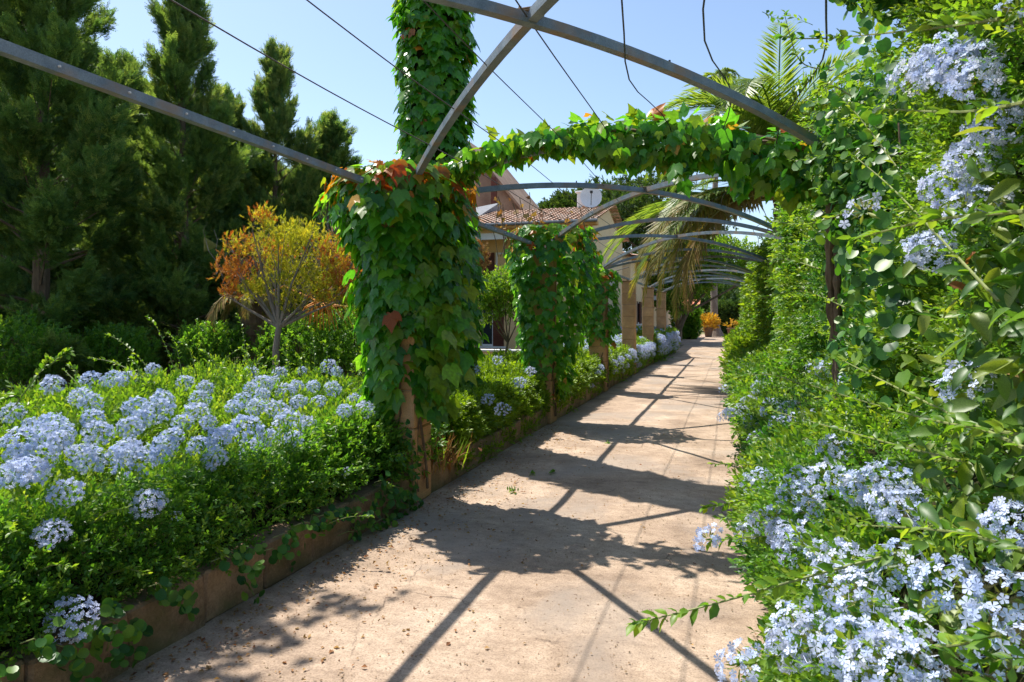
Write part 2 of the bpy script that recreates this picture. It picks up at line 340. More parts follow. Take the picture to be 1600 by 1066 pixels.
def cloud(name, parent, mat, T, P, A, Nn, sc, tint=None, kind='stuff'):
    """scatter several template variants as one mesh part"""
    if not isinstance(T, list): T = [T]
    k = rng.integers(0, len(T), len(P)); parts = []
    sc = np.broadcast_to(sc, (len(P),)); tint = rng.random(len(P)) if tint is None else tint
    for i, t in enumerate(T):
        m = k == i
        if m.any(): parts.append(scatter(t, P[m], A[m], Nn[m], sc[m], tint[m]))
    V, F, t = merge(*parts); return link(name, mesh_np(name, V, F, mat, t), parent, True, kind)
SP_NEAR = [sprig(12, T_small(.45), .25, .9, s) for s in range(5)]
SP_MID = [sprig(11, T_small(.5), .30, .9, s+10) for s in range(5)]
SP_FAR = [sprig(9, T_diamond(.5), .42, 1.0, s+20) for s in range(4)]
# ------------------------------------------------------------------ layout constants (metres; x across, y along the path)
XL, XR, Y1, BAY = -2.75, .92, 5.45, 4.63
PY = [Y1+BAY*i for i in range(-1, 8)]      # pillar rows 0..8
def arch(u): return 2.60+.42*(4*u*(1-u))**.92
# ------------------------------------------------------------------ ground, path, soil
def sheet(name, x0, x1, y0, y1, z, mat, nx=1, ny=1, amp=0, th=0):
    xs = np.linspace(x0, x1, nx+1); ys = np.linspace(y0, y1, ny+1); X, Y = np.meshgrid(xs, ys); Z = np.full_like(X, z)
    if amp: Z = Z+amp*nz(X, Y, 0, 1.3, 5)
    V = np.stack([X.ravel(), Y.ravel(), Z.ravel()], -1); i = np.arange((nx+1)*ny).reshape(ny, nx+1)[:, :nx].ravel()
    F = np.stack([i, i+1, i+nx+2, i+nx+1], -1); o = link(name, mesh_np(name, V, F, mat)); return setp(o, kind='structure')
sheet('ground', -400, 400, -60, 900, -.03, M['grass'])
sheet('path', -2.62, .95, -3, 41, 0, M['path'], 24, 260, .006)
sheet('courtyard_path', -4, 7, 41.0, 66, .0, M['path'])
sheet('planting_bed', -12, -2.78, -2, 38, .12, M['soil'], 30, 80, .03)
sheet('hedge_soil', .90, 4, -2, 41, .02, M['soil'], 6, 60, .02)
# kerb
kerb = MB(); kerb.box(-2.79, -2.65, -1, 38, -.02, .17); kb = kerb.obj('kerb', M['mortar']); setp(kb, kind='structure')
kv = []
for i in range(6):
    q = MB(); q.cbox(-.1, .1, -.2335, .2335, -.14, .14, .014, .008); kv.append(q.mesh('kerb_stone', M['kerb']))
for b in range(8):
    y0 = PY[b]+.19
    if b == 7: continue
    for k in range(9):
        y = y0+(k+.5)*(BAY-.38)/9
        if b == 0 and y < 1: continue
        if y > 32: continue
        place('kerb_stone', kv[random.randrange(6)], kb, Matrix.Translation((-2.705+random.uniform(-.008, .008), y, .125+random.uniform(-.012, .012))) @ Matrix.Rotation(random.uniform(-.02, .02), 4, 'Z'))
# ------------------------------------------------------------------ pillars
bv = []
for i in range(5):
    q = MB(); q.cbox(-.18, .18, -.18, .18, -.16, .16, .012, .004); bv.append(q.mesh('stone_block', M['sand']))
names = ['bare sandstone pillar at the left edge of the path nearest the camera', 'sandstone pillar nearest the camera almost buried under large green ivy',
 'sandstone pillar behind the big ivy pillar, wrapped in dark ivy with bare twigs on top', 'sandstone pillar with a narrow ivy sleeve, its orange base bare above the hedge',
 'tall bare sandstone pillar, first clear one past the ivy, palm frond hanging beside it', 'bare sandstone pillar, middle one of the three clear pillars',
 'bare sandstone pillar, farthest of the three clear pillars, by the white flowers', 'far sandstone pillar almost hidden behind the leaning tree trunk']
for r in range(7):
    y = PY[r]; t = thing('stone_pillar', (XL, y, 0), names[r], 'pillar', 'sandstone pergola pillars')
    q = MB(); q.box(XL-.165, XL+.165, y-.165, y+.165, 0, 2.56); q.obj('mortar_core', M['mortar'], t)
    for k in range(8):
        place('stone_block', bv[random.randrange(5)], t, Matrix.Translation((XL+random.uniform(-.004, .004), y+random.uniform(-.004, .004), .163+k*.325)) @ Matrix.Rotation(random.choice((0, math.pi/2, math.pi)), 4, 'Z'))
    q = MB(); q.cbox(XL-.21, XL+.21, y-.21, y+.21, 2.60, 2.64, .01, .004); q.obj('cap_slab', M['kerb'], t)
    q = MB(); q.box(XL-.07, XL+.07, y-.07, y+.07, 2.642, 2.652); q.obj('base_plate', M['metal'], t)
rn = {1: 'sandstone pillar in the right hedge behind the twisted dark vine trunk', 2: 'sandstone pillar in the right hedge where the second arch lands'}
for r in (1, 2):
    y = PY[r]; X = XR+.32; t = thing('stone_pillar', (X, y, 0), rn[r], 'pillar', 'sandstone pergola pillars')
    for k in range(8): place('stone_block', bv[random.randrange(5)], t, Matrix.Translation((X, y, .163+k*.325)))
# ------------------------------------------------------------------ steel ribs, arches, beams, wires
def rib(P, Q, label, name='diagonal_rib', cat='pergola rib', grp='crossing pergola ribs', dz=0., w=.05, h=.05):
    t = thing(name, ((P[0]+Q[0])/2, (P[1]+Q[1])/2, arch(.5)), label, cat, grp); n = 28
    q = MB(); q.sweep([(P[0]+(Q[0]-P[0])*u, P[1]+(Q[1]-P[1])*u, arch(u)+dz) for u in [i/n for i in range(n+1)]], w, h); q.obj('steel_tube', M['metal'], t)
    q = MB()
    for u in (.12, .33, .66, .88):
        x = P[0]+(Q[0]-P[0])*u; y = P[1]+(Q[1]-P[1])*u; q.tube([(x, y, arch(u)+dz+h*.4), (x, y, arch(u)+dz+h*.5+.022)], .007, 5)
    q.obj('wire_stud', M['wire'], t, kind='stuff')
    if name == 'diagonal_rib':
        x, y, z = (P[0]+Q[0])/2, (P[1]+Q[1])/2, arch(.5)+dz; q = MB(); q.cbox(x-.055, x+.055, y-.055, y+.055, z+h*.5+.001, z+h*.5+.008, .002); [q.tube([(x+a*.04, y+b*.04, z+h*.5+.008), (x+a*.04, y+b*.04, z+h*.5+.02)], .008, 6) for a in (-1, 1) for b in (-1, 1)]; q.obj('joint_plate', M['kerb'], t)
ordn = ['first', 'second', 'third', 'fourth', 'fifth', 'sixth', 'seventh', 'eighth']
for c in range(6):
    La, Lb, Ra, Rb = (XL, PY[c]), (XL, PY[c+1]), (XR, PY[c]), (XR, PY[c+1])
    if c == 0: l1, l2 = 'blue grey steel rib crossing the top of the photo down to the right hedge', 'curved steel rib springing from the big ivy pillar up over the camera'
    elif c == 1: l1, l2 = 'steel rib arching under the ivy garland from the big ivy pillar to the right hedge', 'steel rib climbing from the second ivy pillar towards the garland'
    else: l1, l2 = f'steel rib of the {ordn[c]} pergola bay, running away from left pillar to right hedge', f'steel rib of the {ordn[c]} pergola bay, running away from right hedge to left pillar'
    rib(La, Rb, l1); rib(Lb, Ra, l2, dz=.009)
for r in range(1, 7):
    if r == 1: lab = 'cross arch inside the ivy garland over the path'
    elif r == 2: lab = 'steel cross arch landing at the second ivy pillar, below the garland'
    else: lab = f'steel cross arch over the path at the {ordn[r-1]} pair of pillars'
    rib((XL, PY[r]), (XR, PY[r]), lab, 'cross_arch', 'pergola arch', 'pergola arches across the path', dz=-.002)
for b in range(6):
    lab = ['long blue grey steel beam from the upper left edge of the photo to the big ivy pillar', 'steel beam joining the big ivy pillar to the second ivy pillar in front of the house'][b] if b < 2 else f'steel beam along the {ordn[b]} bay on top of the left pillars'
    t = thing('side_beam', (XL-.03, PY[b], 2.68), lab, 'steel beam', 'beams along the pillar tops')
    q = MB(); q.box(XL-.055, XL-.005, PY[b]+.006, PY[b+1]-.006, 2.655, 2.705); q.obj('beam_tube', M['metal'], t)
    q = MB()
    for k in range(12):
        y = PY[b]+.3+k*.36; q.tube([(XL-.004, y, 2.68), (XL+.004, y, 2.68)], .006, 5)
    q.obj('rivet', M['white'], t, kind='stuff')
wx = [-2.12, -1.72, -1.30, -.92, -.50, -.06, .36]
wl = ['leftmost thin wire strung along the pergola, passing in front of the ivy column', 'thin wire second from the left, crossing the tall ivy column high up', 'thin wire third from the left, meeting the curved rib', 'thin wire crossing just left of where the big ribs cross',
      'loose thin wire right of the rib crossing, going down to the garland', 'slack thin wire hanging almost vertical in the sky above the palm', 'slack thin wire beside the overhanging climber at upper right']
for i, x in enumerate(wx):
    u = (x-XL)/(XR-XL); q = MB(); pts = []; n = 90; slack = .0 if i < 4 else .06
    for k in range(n+1):
        y = -1+ (PY[6]+1)*k/n; ph = ((y-PY[0])/BAY) % 1
        z = arch(u)+.03 - .03*math.sin(math.pi*ph)**2 + slack*math.sin(y*1.9+i)*math.sin(math.pi*ph)
        pts.append((x+slack*math.sin(y*2.3+i*2), y, z))
    q.tube(pts, .0042, 4); o = q.obj('pergola_wire', M['wire']); setp(o, wl[i], 'wire', 'wires strung along the pergola')
# ------------------------------------------------------------------ ivy
IVY = [T_ivy(.12), T_ivy(.2, .3), T_ivy(.05, -.3), T_ivy(.28), T_ivy(.16, .15)]
IV = {k: [mesh_np('ivy_leaf', *t, M[k]) for t in IVY] for k in ('ivy', 'ivy_lime', 'ivy_red')}
def mat_of(p, a, n, s):
    R = frames(np.array([a]), np.array([n]))[0]; m = Matrix([[R[i][j]*s for j in range(3)]+[p[i]] for i in range(3)]+[[0, 0, 0, 1]]); return m
def ivy_leaves(t, P, Nn, size, nobj, pred, plime, score, A=None):
    """P, outward normals Nn; leaves hang tip down; the nobj best scored become single parts"""
    n = len(P); A0 = np.tile([0., 0., -1.], (n, 1))+Nn*.38+rv(n)*.27 if A is None else A
    N0 = Nn*1.0+np.array([0, 0, .6])+rv(n)*.26; sc = size*(.42+.85*rng.random(n))
    o = np.argsort(-score); k = rng.random(n); mk = np.where(k < pred, 2, np.where(k < pred+plime, 1, 0)); keys = ['ivy', 'ivy_lime', 'ivy_red']
    for i in o[:nobj]:
        place('leaf', IV[keys[mk[i]]][random.randrange(5)], t, mat_of(P[i], A0[i], N0[i], sc[i]))
    r = o[nobj:]
    for j, key in enumerate(keys):
        m = r[mk[r] == j]
        if len(m): cloud('leaf_mass', t, M[key], IVY, P[m], A0[m], N0[m], sc[m])
def cam_score(P, Nn):
    d = np.array([0, 0, 1.6])-P; return (norm(d)*norm(Nn)).sum(1)*1.0 - np.linalg.norm(d, axis=1)*.0
def stems(t, fn, n, z0, z1, r=.014, mat='bark', name='stem'):
    q = MB()
    for i in range(n):
        a = random.uniform(0, 6.28); pts = []; zt = random.uniform(z0+(z1-z0)*.5, z1)
        for k in range(14):
            z = z0+(zt-z0)*k/13; a += random.uniform(-.25, .25); pts.append(fn(z, a))
        rr = r*random.uniform(.5, 1.2); q.tube(pts, [rr*(1-.6*k/13) for k in range(14)], 5)
    q.obj(name, M[mat], t)
# vine on pillar 1
def pillar_vine(y, label, n, size, prof, nobj, pred, plime, gap=None, zlo=.3, zhi=2.9, ratio=(1, 1), cx=XL):
    t = thing('ivy_vine', (cx, y, 0), label, 'climbing ivy', 'ivy on the pillars')
    z = zlo+(zhi-zlo)*rng.random(n)**.75; a = rng.random(n)*2*np.pi
    r = np.interp(z, *prof)*(1+.16*nz(np.cos(a)*2, np.sin(a)*2, z*2.2, 1.6, int(y)))*(.62+.42*rng.random(n)**.5)
    top = rng.random(n) < .18; z = np.where(top, zhi-.12+.14*rng.random(n), z); r = np.where(top, np.interp(z, *prof)*np.sqrt(rng.random(n)), r)
    P = np.stack([cx+r*np.cos(a)*np.where(np.cos(a) < 0, ratio[0], ratio[1]), y+r*np.sin(a)*.9, z], -1); Nn = np.stack([np.cos(a), np.sin(a), np.where(top, 1.2, .15)], -1)
    if gap is not None:
        g = math.atan2(0-y, 0-cx)+gap[0]; da = np.abs((a-g+np.pi) % (2*np.pi)-np.pi); keep = ~((da < gap[1]) & (z < gap[2]) & (rng.random(n) < .93)); P, Nn, z = P[keep], Nn[keep], z[keep]
    sc = cam_score(P, Nn)+.3*rng.random(len(P))+.6*np.linalg.norm(P[:, :2]-np.array([cx, y]), axis=1)
    hot = S((P[:, 2]-(zhi-.42))/.35); ivy_leaves(t, P, Nn, size, nobj, pred*hot+.004, plime*(.35+hot), sc)
    stems(t, lambda z, a: (cx+.21*math.cos(a), y+.21*math.sin(a), z), 9, .1, zhi-.3)
    return t
vine1 = pillar_vine(Y1, 'large leaved green ivy with orange tips smothering the nearest pillar', 3000, .132, ([.3, .8, 1.1, 1.6, 2.2, 2.5, 2.9], [.22, .28, .34, .40, .46, .68, .62]), 300, .38, .22, gap=(.12, .27, 1.5), zlo=.75, zhi=2.86, ratio=(.92, .86))
vine2 = pillar_vine(PY[2], 'dark green ivy on the second pillar, in front of the tiled house', 2600, .128, ([.3, .8, 1.3, 2.0, 2.5, 2.9], [.22, .38, .48, .58, .72, .62]), 260, .22, .16, gap=(.3, .22, .95), zlo=.45, zhi=2.95, ratio=(.68, 1.25))
vine3 = pillar_vine(PY[3], 'narrow sleeve of small ivy on the third pillar', 750, .13, ([.9, 1.2, 1.7, 2.5, 2.8], [.30, .40, .42, .36, .3]), 0, .05, .15, zlo=1.05, zhi=2.62)
# hanging side curtains of vine 1 and trailing leaves at its foot
n = 150; a = rng.random(n); P = np.stack([XL+.30+.24*rng.random(n), Y1-.25+.5*rng.random(n), .75+1.5*a], -1); P[:, 0] += -.12*(P[:, 2] < 1.1)
ivy_leaves(vine1, P, np.tile([.8, -.5, .1], (n, 1)), .15, 0, 0, .7, rng.random(n))
# tall ivy column
CX, CY = -3.62, 8.05
t = thing('ivy_column', (CX, CY, 0), 'tall round column wholly covered in ivy, rising above the pergola', 'ivy column')
q = MB(); q.tube([(CX, CY, 0), (CX, CY, 4), (CX+.03, CY, 8.4)], [.2, .17, .12], 10); q.obj('trunk', M['bark'], t)
q = MB(); q.tube([(CX, CY, z) for z in np.linspace(.2, 8.3, 9)], .30, 12); q.obj('stem_mat', M['core'], t)
n = 6000; z = .4+8.1*rng.random(n); a = rng.random(n)*2*np.pi; r = (.50-.02*(z-3))*(1+.13*nz(np.cos(a)*2, np.sin(a)*2, z*1.4, 1.5, 4))*(.8+.24*rng.random(n))
P = np.stack([CX+r*np.cos(a), CY+r*np.sin(a), z], -1); Nn = np.stack([np.cos(a), np.sin(a), a*0+.1], -1)
sc = cam_score(P, Nn)+.2*rng.random(n)-3*((z < 2.5) | (z > 5.9)); ivy_leaves(t, P, Nn, .14, 300, .008, .12, sc)
# garland over the first arch
t = thing('ivy_garland', (XL+1, Y1, 2.9), 'ivy garland with hanging leaves stretched over the path on the arch', 'climbing ivy')
n = 1500; u = rng.random(n)**.85; x = XL+.25+(XR-XL-.35)*u; v = rng.random(n); drop = (.08+.26*S((u-.25)/.35))*(.6+.5*nz(x, 0, 0, 5, 3)**2*.5+.35)
za = 2.60+.47*(4*np.clip((x-XL)/(XR-XL), 0, 1)*(1-np.clip((x-XL)/(XR-XL), 0, 1)))**.9
P = np.stack([x, Y1+rng.normal(size=n)*.10, za+.10-drop*v], -1); Nn = np.stack([rng.normal(size=n)*.25, -.9*np.sign(rng.random(n)-.25), .3+.9*(v < .12)], -1)
hot = (v < .10)*1.0; A = np.tile([0., -.15, -1.], (n, 1))+rv(n)*.35; A[v < .12] = rv(int((v < .12).sum()))+np.array([0, -.6, .3])
ivy_leaves(t, P, Nn, .118, 300, .13*hot+.012, .32, -P[:, 1]+.1*rng.random(n), A)
q = MB()
for k in range(5):
    pts = []
    for i in range(22):
        u = i/21; x = XL+.1+(XR-XL-.2)*u; pts.append((x, Y1+.05*math.sin(i*.9+k*2), arch((x-XL)/(XR-XL))+.045+.03*math.sin(i*1.3+k)))
    q.tube(pts, .013, 5)
q.obj('stem', M['bark'], t)
# bare twigs on pillar 2 and sparse autumn leaves
t = thing('bare_vine_shoots', (XL, PY[2], 2.7), 'thin bare shoots with a few dry leaves above the second ivy pillar', 'vine shoots'); q = MB(); LP = []
for k in range(16):
    x = XL+random.uniform(-.75, .95); y = PY[2]+random.uniform(-.3, .3); pts = [Vector((x, y, 2.55))]; L_ = random.uniform(.35, .95)
    for i in range(7):
        pts.append(pts[-1]+Vector((random.uniform(-.05, .05), random.uniform(-.03, .03), L_/7)))
        if i > 1 and random.random() < .8: LP.append(pts[-1]+Vector((random.uniform(-.05, .05), 0, random.uniform(-.02, .05))))
    q.tube(pts, .006, 4)
q.obj('twig', M['bark'], t); P = np.array([tuple(p) for p in LP]); n = len(P)
cloud('dry_leaves', t, M['dry'], IVY, P, rv(n), rv(n), .07*(.5+rng.random(n)))
# ------------------------------------------------------------------ plumbago parts
def floret():
    V = [(0, 0, 0)]; F = []; mi = []
    for i in range(5):
        t = 2*math.pi*i/5
        def pt(r, da, z): return (r*math.cos(t+da), r*math.sin(t+da), z)
        b = len(V); V += [pt(.22, -.45, 0), pt(.85, -.46, .10), pt(1.05, 0, .02), pt(.85, .46, .10), pt(.22, .45, 0)]
        F += [(0, b, b+4), (b, b+1, b+2), (b, b+2, b+4), (b+4, b+2, b+3)]; mi += [0]*4
    b = len(V); V += [(.10, 0, -.02), (-.05, .09, -.02), (-.05, -.09, -.02), (0, 0, -1.9)]; F += [(b, b+1, b+3), (b+1, b+2, b+3), (b+2, b, b+3)]; mi += [0]*3
    return np.array(V), np.array(F), np.array(mi)
def head_mesh(seed, nf=26, r=.048, full=1.0, fr=.0118):
    g = np.random.default_rng(seed); fv, ff, fm = floret(); VV = []; FF = []; MI = []; TT = []; b = 0
    for i in range(nf):
        ct = 1-(i+.5)/nf*1.15*full; ct = max(ct, -.35); st = math.sqrt(max(0, 1-ct*ct)); ph = i*2.399+g.normal()*.25
        d = np.array([st*math.cos(ph), st*math.sin(ph), ct]); p = d*r*(.85+.35*g.random())*np.array([1.15, 1.15, .8])
        nrm = norm(d*1.0+g.normal(size=3)*.3+np.array([0, 0, .25])); R = frames(np.array([norm(g.normal(size=3))]), nrm[None])[0]
        X = fv @ R.T*(fr*(.8+.4*g.random()))+p
        VV.append(X); FF.append(ff+b); MI.append(fm); TT.append(np.full(len(X), g.random()*.6)); b += len(X)
    dia = T_diamond(.25)
    for i in range(16):   # calyces and buds
        d = norm(g.normal(size=3)+np.array([0, 0, .4])); R = frames(d[None], g.normal(size=(1, 3)))[0]; X = dia[0] @ R.T*.032+d*r*.25
        VV.append(X); FF.append(dia[1]+b); MI.append(np.ones(2, int)); TT.append(np.full(4, g.random())); b += 4
    st = MB(); st.tube([(0, 0, -.07), (0, 0, .01)], .0025, 3); X = np.array(st.v); 
    return mesh_np('flower_head', np.concatenate(VV), np.concatenate(FF), [M['petal'], M['calyx']], np.concatenate(TT), np.concatenate(MI))
HEADS = [head_mesh(s, 40+s*2, .050+.004*(s % 3)) for s in range(6)]+[head_mesh(20, 9, .038), head_mesh(21, 12, .045)]
BIGHEADS = [head_mesh(30+s, 105+8*s, .074+.005*s, 1.05, .0142) for s in range(5)]
HP = []
def add_head(t, p, nrm, s=1.0, few=False, gap=.098, lib=None):
    p = Vector(p)
    if any((p-q).length < gap*s for q in HP): return None
    HP.append(p)
    nv = Vector(nrm).normalized(); R = nv.to_track_quat('Z', 'Y').to_matrix().to_4x4() @ Matrix.Rotation(random.uniform(0, 6.28), 4, 'Z')
    return place('flower_head', random.choice(HEADS[6:] if few else (lib or HEADS[:6])), t, Matrix.Translation(p) @ R @ Matrix.Diagonal((s, s, s*random.uniform(.85, 1.1), 1)))
def shoot(t, pts, nl=18, ls=.03, mat='plum', name='shoot', r=.003, tip=True):
    """long thin stem with small leaves in tufts"""
    pts = [Vector(p) for p in pts]; cv = []
    for i in range(len(pts)-1):
        p0, p1, p2, p3 = pts[max(i-1, 0)], pts[i], pts[i+1], pts[min(i+2, len(pts)-1)]
        for k in range(6):
            u = k/6; cv.append(.5*((2*p1)+(p2-p0)*u+(2*p0-5*p1+4*p2-p3)*u*u+(3*p1-p0-3*p2+p3)*u**3))
    cv.append(pts[-1]); q = MB(); q.tube(cv, [r*(1.2-.8*i/len(cv)) for i in range(len(cv))], 5); o = q.obj(name, M['stem'], t)
    P = []; A = []
    for i in range(nl):
        f = (i+.6)/nl*(len(cv)-1.01); j = int(f); p = cv[j].lerp(cv[j+1], f-j); d = (cv[j+1]-cv[j]).normalized()
        for m in range(random.choice((1, 2, 3))):
            P.append(p); s = Vector((random.gauss(0, 1), random.gauss(0, 1), random.gauss(.3, .8))); s = (s-d*s.dot(d)).normalized(); A.append(s*.8+d*.8)
    if tip:
        for m in range(14): P.append(cv[-1]-(cv[-1]-cv[-3]).normalized()*.012*m*.5); A.append((cv[-1]-cv[-3]).normalized()+Vector((random.gauss(0, .5), random.gauss(0, .5), random.gauss(0, .5))))
    P = np.array([tuple(p) for p in P]); A = np.array([tuple(a) for a in A]); n = len(P); sc = ls*(.5+.7*rng.random(n)); sc[-14 if tip else n:] *= .55
    V, F, tt = scatter(T_leaf(.5, .1, .15), P, A, rv(n)*.4+np.array([0, 0, 1.]), sc)
    link('shoot_leaves', mesh_np('shoot_leaves', V, F, M[mat], tt), o, True); return o
c_, s_ = math.cos(YAW), math.sin(YAW)
def ray(px, py, zc):
    xc = (px-800)/1067*zc; return Vector((xc*c_-zc*s_, zc*c_+xc*s_, 1.6-(py-496)/1067*zc))
# ---- left bed
def hL(X, Y):
    X = np.asarray(X, float); Y = np.asarray(Y, float)
    e = S((-2.50-X)/.42)*(.15+.85*S((X+6.25-.22*(5-Y))/.6)); return .20+e*(.44+.20*S((-3.0-X)/3.2))+.11*nz(X, Y, 0, 1.9, 2)*e+.045*nz(X, Y, 0, 5.5, 3)
def yback(X): return np.interp(X, [-7, -4.2, -3.2, -2.5], [6.6, 7.3, 6.0, 5.3])
bed = thing('plumbago_shrub', (-4.5, 4, .12), 'wide plumbago bed with pale blue flower heads left of the path', 'flowering shrub', 'plumbago plants')
def mask_px(P):
    zc = P[:, 1]*c_-P[:, 0]*s_; xc = P[:, 0]*c_+P[:, 1]*s_; px = 800+1067*xc/np.maximum(zc, .1); return (zc > .6) & (px > -160) & (px < 1760), zc
N0 = 46000; X = -6.7+4.25*rng.random(N0); Y = .5+7.2*rng.random(N0); H = hL(X, Y); P = np.stack([X, Y, H-.16*rng.random(N0)**1.5], -1)
ok, zc = mask_px(P); ok &= (Y < yback(X)) & (rng.random(N0) < np.clip((3.2/np.maximum(zc, .5))**1.15, 0, 1)*.85); P = P[ok]; zc = zc[ok]
n1 = 3400; zz = .30+.46*rng.random(n1); yy = .9+5.2*rng.random(n1)**1.25; xs = -2.66-.22*S((zz-.35)/.4)+.05*nz(yy, zz, 0, 4, 6)-.08*rng.random(n1)
low = (zz < .38+.11*nz(yy, 0, 0, 2.5, 8)+.04*S((yy-2.2)/2.5)-.06*S((2.4-yy)/1.)); Q = np.stack([xs, yy, zz], -1)[~low]
P = P[(P[:, 0] < -2.66) & (P[:, 2] > .22)]; P2 = np.concatenate([P, Q]); side = np.concatenate([np.zeros(len(P)), np.ones(len(Q))]); n = len(P2)
print('left sprigs', n)
A = rv(n)*.7+np.where(side[:, None] > 0, np.array([.6, -.2, .30]), np.array([.25, -.25, .75])); Nn = rv(n)*.3+np.where(side[:, None] > 0, np.array([.5, -.2, .8]), np.array([.3, -.2, .6]))
zc2 = mask_px(P2)[1]; dk = (side > 0) | (P2[:, 0] > -2.95)
for m, mt in ((dk, 'plum_dark'), (~dk, 'plum')):
    cloud('foliage', bed, M[mt], SP_NEAR, P2[m], A[m], Nn[m], (.10+.05*rng.random(m.sum()))*np.clip(zc2[m]/4.0, .9, 1.5))
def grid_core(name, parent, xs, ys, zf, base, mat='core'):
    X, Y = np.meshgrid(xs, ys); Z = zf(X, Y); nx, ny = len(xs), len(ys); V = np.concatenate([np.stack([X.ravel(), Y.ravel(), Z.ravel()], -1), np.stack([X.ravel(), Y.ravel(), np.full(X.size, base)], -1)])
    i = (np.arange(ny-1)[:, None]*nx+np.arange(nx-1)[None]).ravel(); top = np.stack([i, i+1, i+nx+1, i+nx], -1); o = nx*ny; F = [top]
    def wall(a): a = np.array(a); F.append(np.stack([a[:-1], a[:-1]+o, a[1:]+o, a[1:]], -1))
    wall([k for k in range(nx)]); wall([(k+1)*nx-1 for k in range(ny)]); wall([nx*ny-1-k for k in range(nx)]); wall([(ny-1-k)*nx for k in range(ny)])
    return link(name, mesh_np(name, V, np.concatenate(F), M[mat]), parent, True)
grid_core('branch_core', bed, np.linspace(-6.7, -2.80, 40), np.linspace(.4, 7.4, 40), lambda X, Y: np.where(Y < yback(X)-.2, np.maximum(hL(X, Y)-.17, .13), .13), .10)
def rays(px, py, zc):
    xc = (px-800)/1067*zc; return xc*c_-zc*s_, zc*c_+xc*s_, 1.6-(py-496)/1067*zc
ZL = np.linspace(1.5, 14, 500)
def hit_left(px, py, lift=.04):
    x, y, z = rays(px, py, ZL); m = ((z < hL(x, y)+lift) & (x < -2.42)) | (z < .1); i = int(np.argmax(m)) if m.any() else len(ZL)-1
    return Vector((x[i], y[i], z[i]))
LF = [(94,548),(81,603),(141,597),(176,590),(203,592),(190,598),(240,577),(126,620),(358,548),(385,553),(289,596),(319,594),(319,609),(305,603),(345,601),(394,583),(435,586),(425,594),(413,601),(390,605),(462,603),(492,607),(512,573),(529,583),(471,579),(447,615),(522,611),(544,609),(552,626),(540,645),(495,628),(469,630),(424,633),(432,642),(379,628),(368,636),(345,633),(315,624),(251,628),(214,635),(248,645),(221,654),(235,650),(308,646),(327,658),(315,660),(360,658),(383,669),(450,663),(420,661),(464,648),(440,655),(465,676),(458,690),(422,686),(394,706),(341,684),(350,680),(308,699),(316,694),(334,718),(336,729),(259,676),(255,695),(268,688),(243,690),(251,710),(289,676),(195,710),(210,722),(184,733),(200,703),(176,722),(146,703),(146,721),(128,712),(160,690),(94,691),(105,700),(79,714),(56,725),(66,720),(22,740),(45,737),(35,748),(8,735),(139,631),(113,643),(125,650),(150,643),(146,658),(160,650),(79,665),(49,669),(22,643),(56,650),(40,655),(15,669),(34,691),(50,700),(8,695),(26,706),(101,665),(110,672),(150,676),(128,680),(88,680),(353,755),(540,737),(98,775),(105,770),(232,785),(226,790),(79,836),(70,838),(276,805),(284,822),(112,968),(104,975),(595,606),(606,627),(571,643),(563,627),(583,632),(656,675),(640,680),(480,665),(290,632),(270,640),(505,620),(410,620),(180,640),(190,655),(205,668),(170,668),(185,680),(400,640),(285,660)]
for px, py in LF:
    p = hit_left(px+random.uniform(-3, 3), py+random.uniform(-3, 3), random.uniform(.13, .22)); v = (Vector((0, 0, 1.6))-p).normalized()
    zz = (p-Vector((0, 0, 1.6))).length
    few = (px, py) in ((540,737), (276,805), (284,822), (353,755)); add_head(bed, p, Vector((0, 0, .8))+v*1.0+Vector((random.gauss(0, .2), random.gauss(0, .2), 0)), random.uniform(.6, 1.0)*(.95 if zz < 4.5 else 1.0), few, .24, BIGHEADS)
    if 640 < py < 745 and px < 300 and random.random() < .0: pass
for (x0, y0, x1, y1, zc) in [(240,570,165,522,8),(275,570,230,495,8),(285,575,262,520,7.5),(310,590,285,535,7),(345,575,312,548,7),(385,570,370,490,8.4),(400,590,375,545,7.4),(492,570,482,512,8.2),(510,570,505,535,8),(525,565,528,545,8.2),(240,585,140,560,6.5),(30,610,5,625,4.5),(10,640,75,560,4.6),(75,560,105,553,4.6),(455,590,440,548,7.6),(220,620,205,560,6.2),(330,600,340,560,7),(120,610,108,570,6.3),(560,600,552,570,7.2),(420,600,428,560,7.3),(470,590,462,556,7.5),(185,600,178,565,7)]:
    p0, p1 = ray(x0, y0+14, zc), ray(x1, y1, zc); shoot(bed, [p0, p0.lerp(p1, .4)+Vector((.03, 0, .03)), p0.lerp(p1, .75)+Vector((.02, .02, .03)), p1], 16, .05, 'plum', r=.005)
for k in range(26):
    px = random.uniform(20, 580); py = random.uniform(575, 650); p = hit_left(px, py, .0); shoot(bed, [p, p+Vector((random.uniform(-.08, .08), random.uniform(-.05, .05), .14)), p+Vector((random.uniform(-.2, .2), random.uniform(-.1, .1), random.uniform(.24, .42)))], 11, .042, 'plum', r=.004)
for px, py in ((480,640),(560,700),(610,720),(360,790),(430,800),(260,880),(180,900),(60,900),(330,860),(20,830),(150,820),(520,820),(590,760)):
    p = hit_left(px, py, .03); d = Vector((random.uniform(.15, .35), random.uniform(-.3, .1), random.uniform(-.02, .14))); shoot(bed, [p-d*.3, p+d*.3+Vector((0, 0, .03)), p+d*.8], 14, .032, 'plum', r=.003)
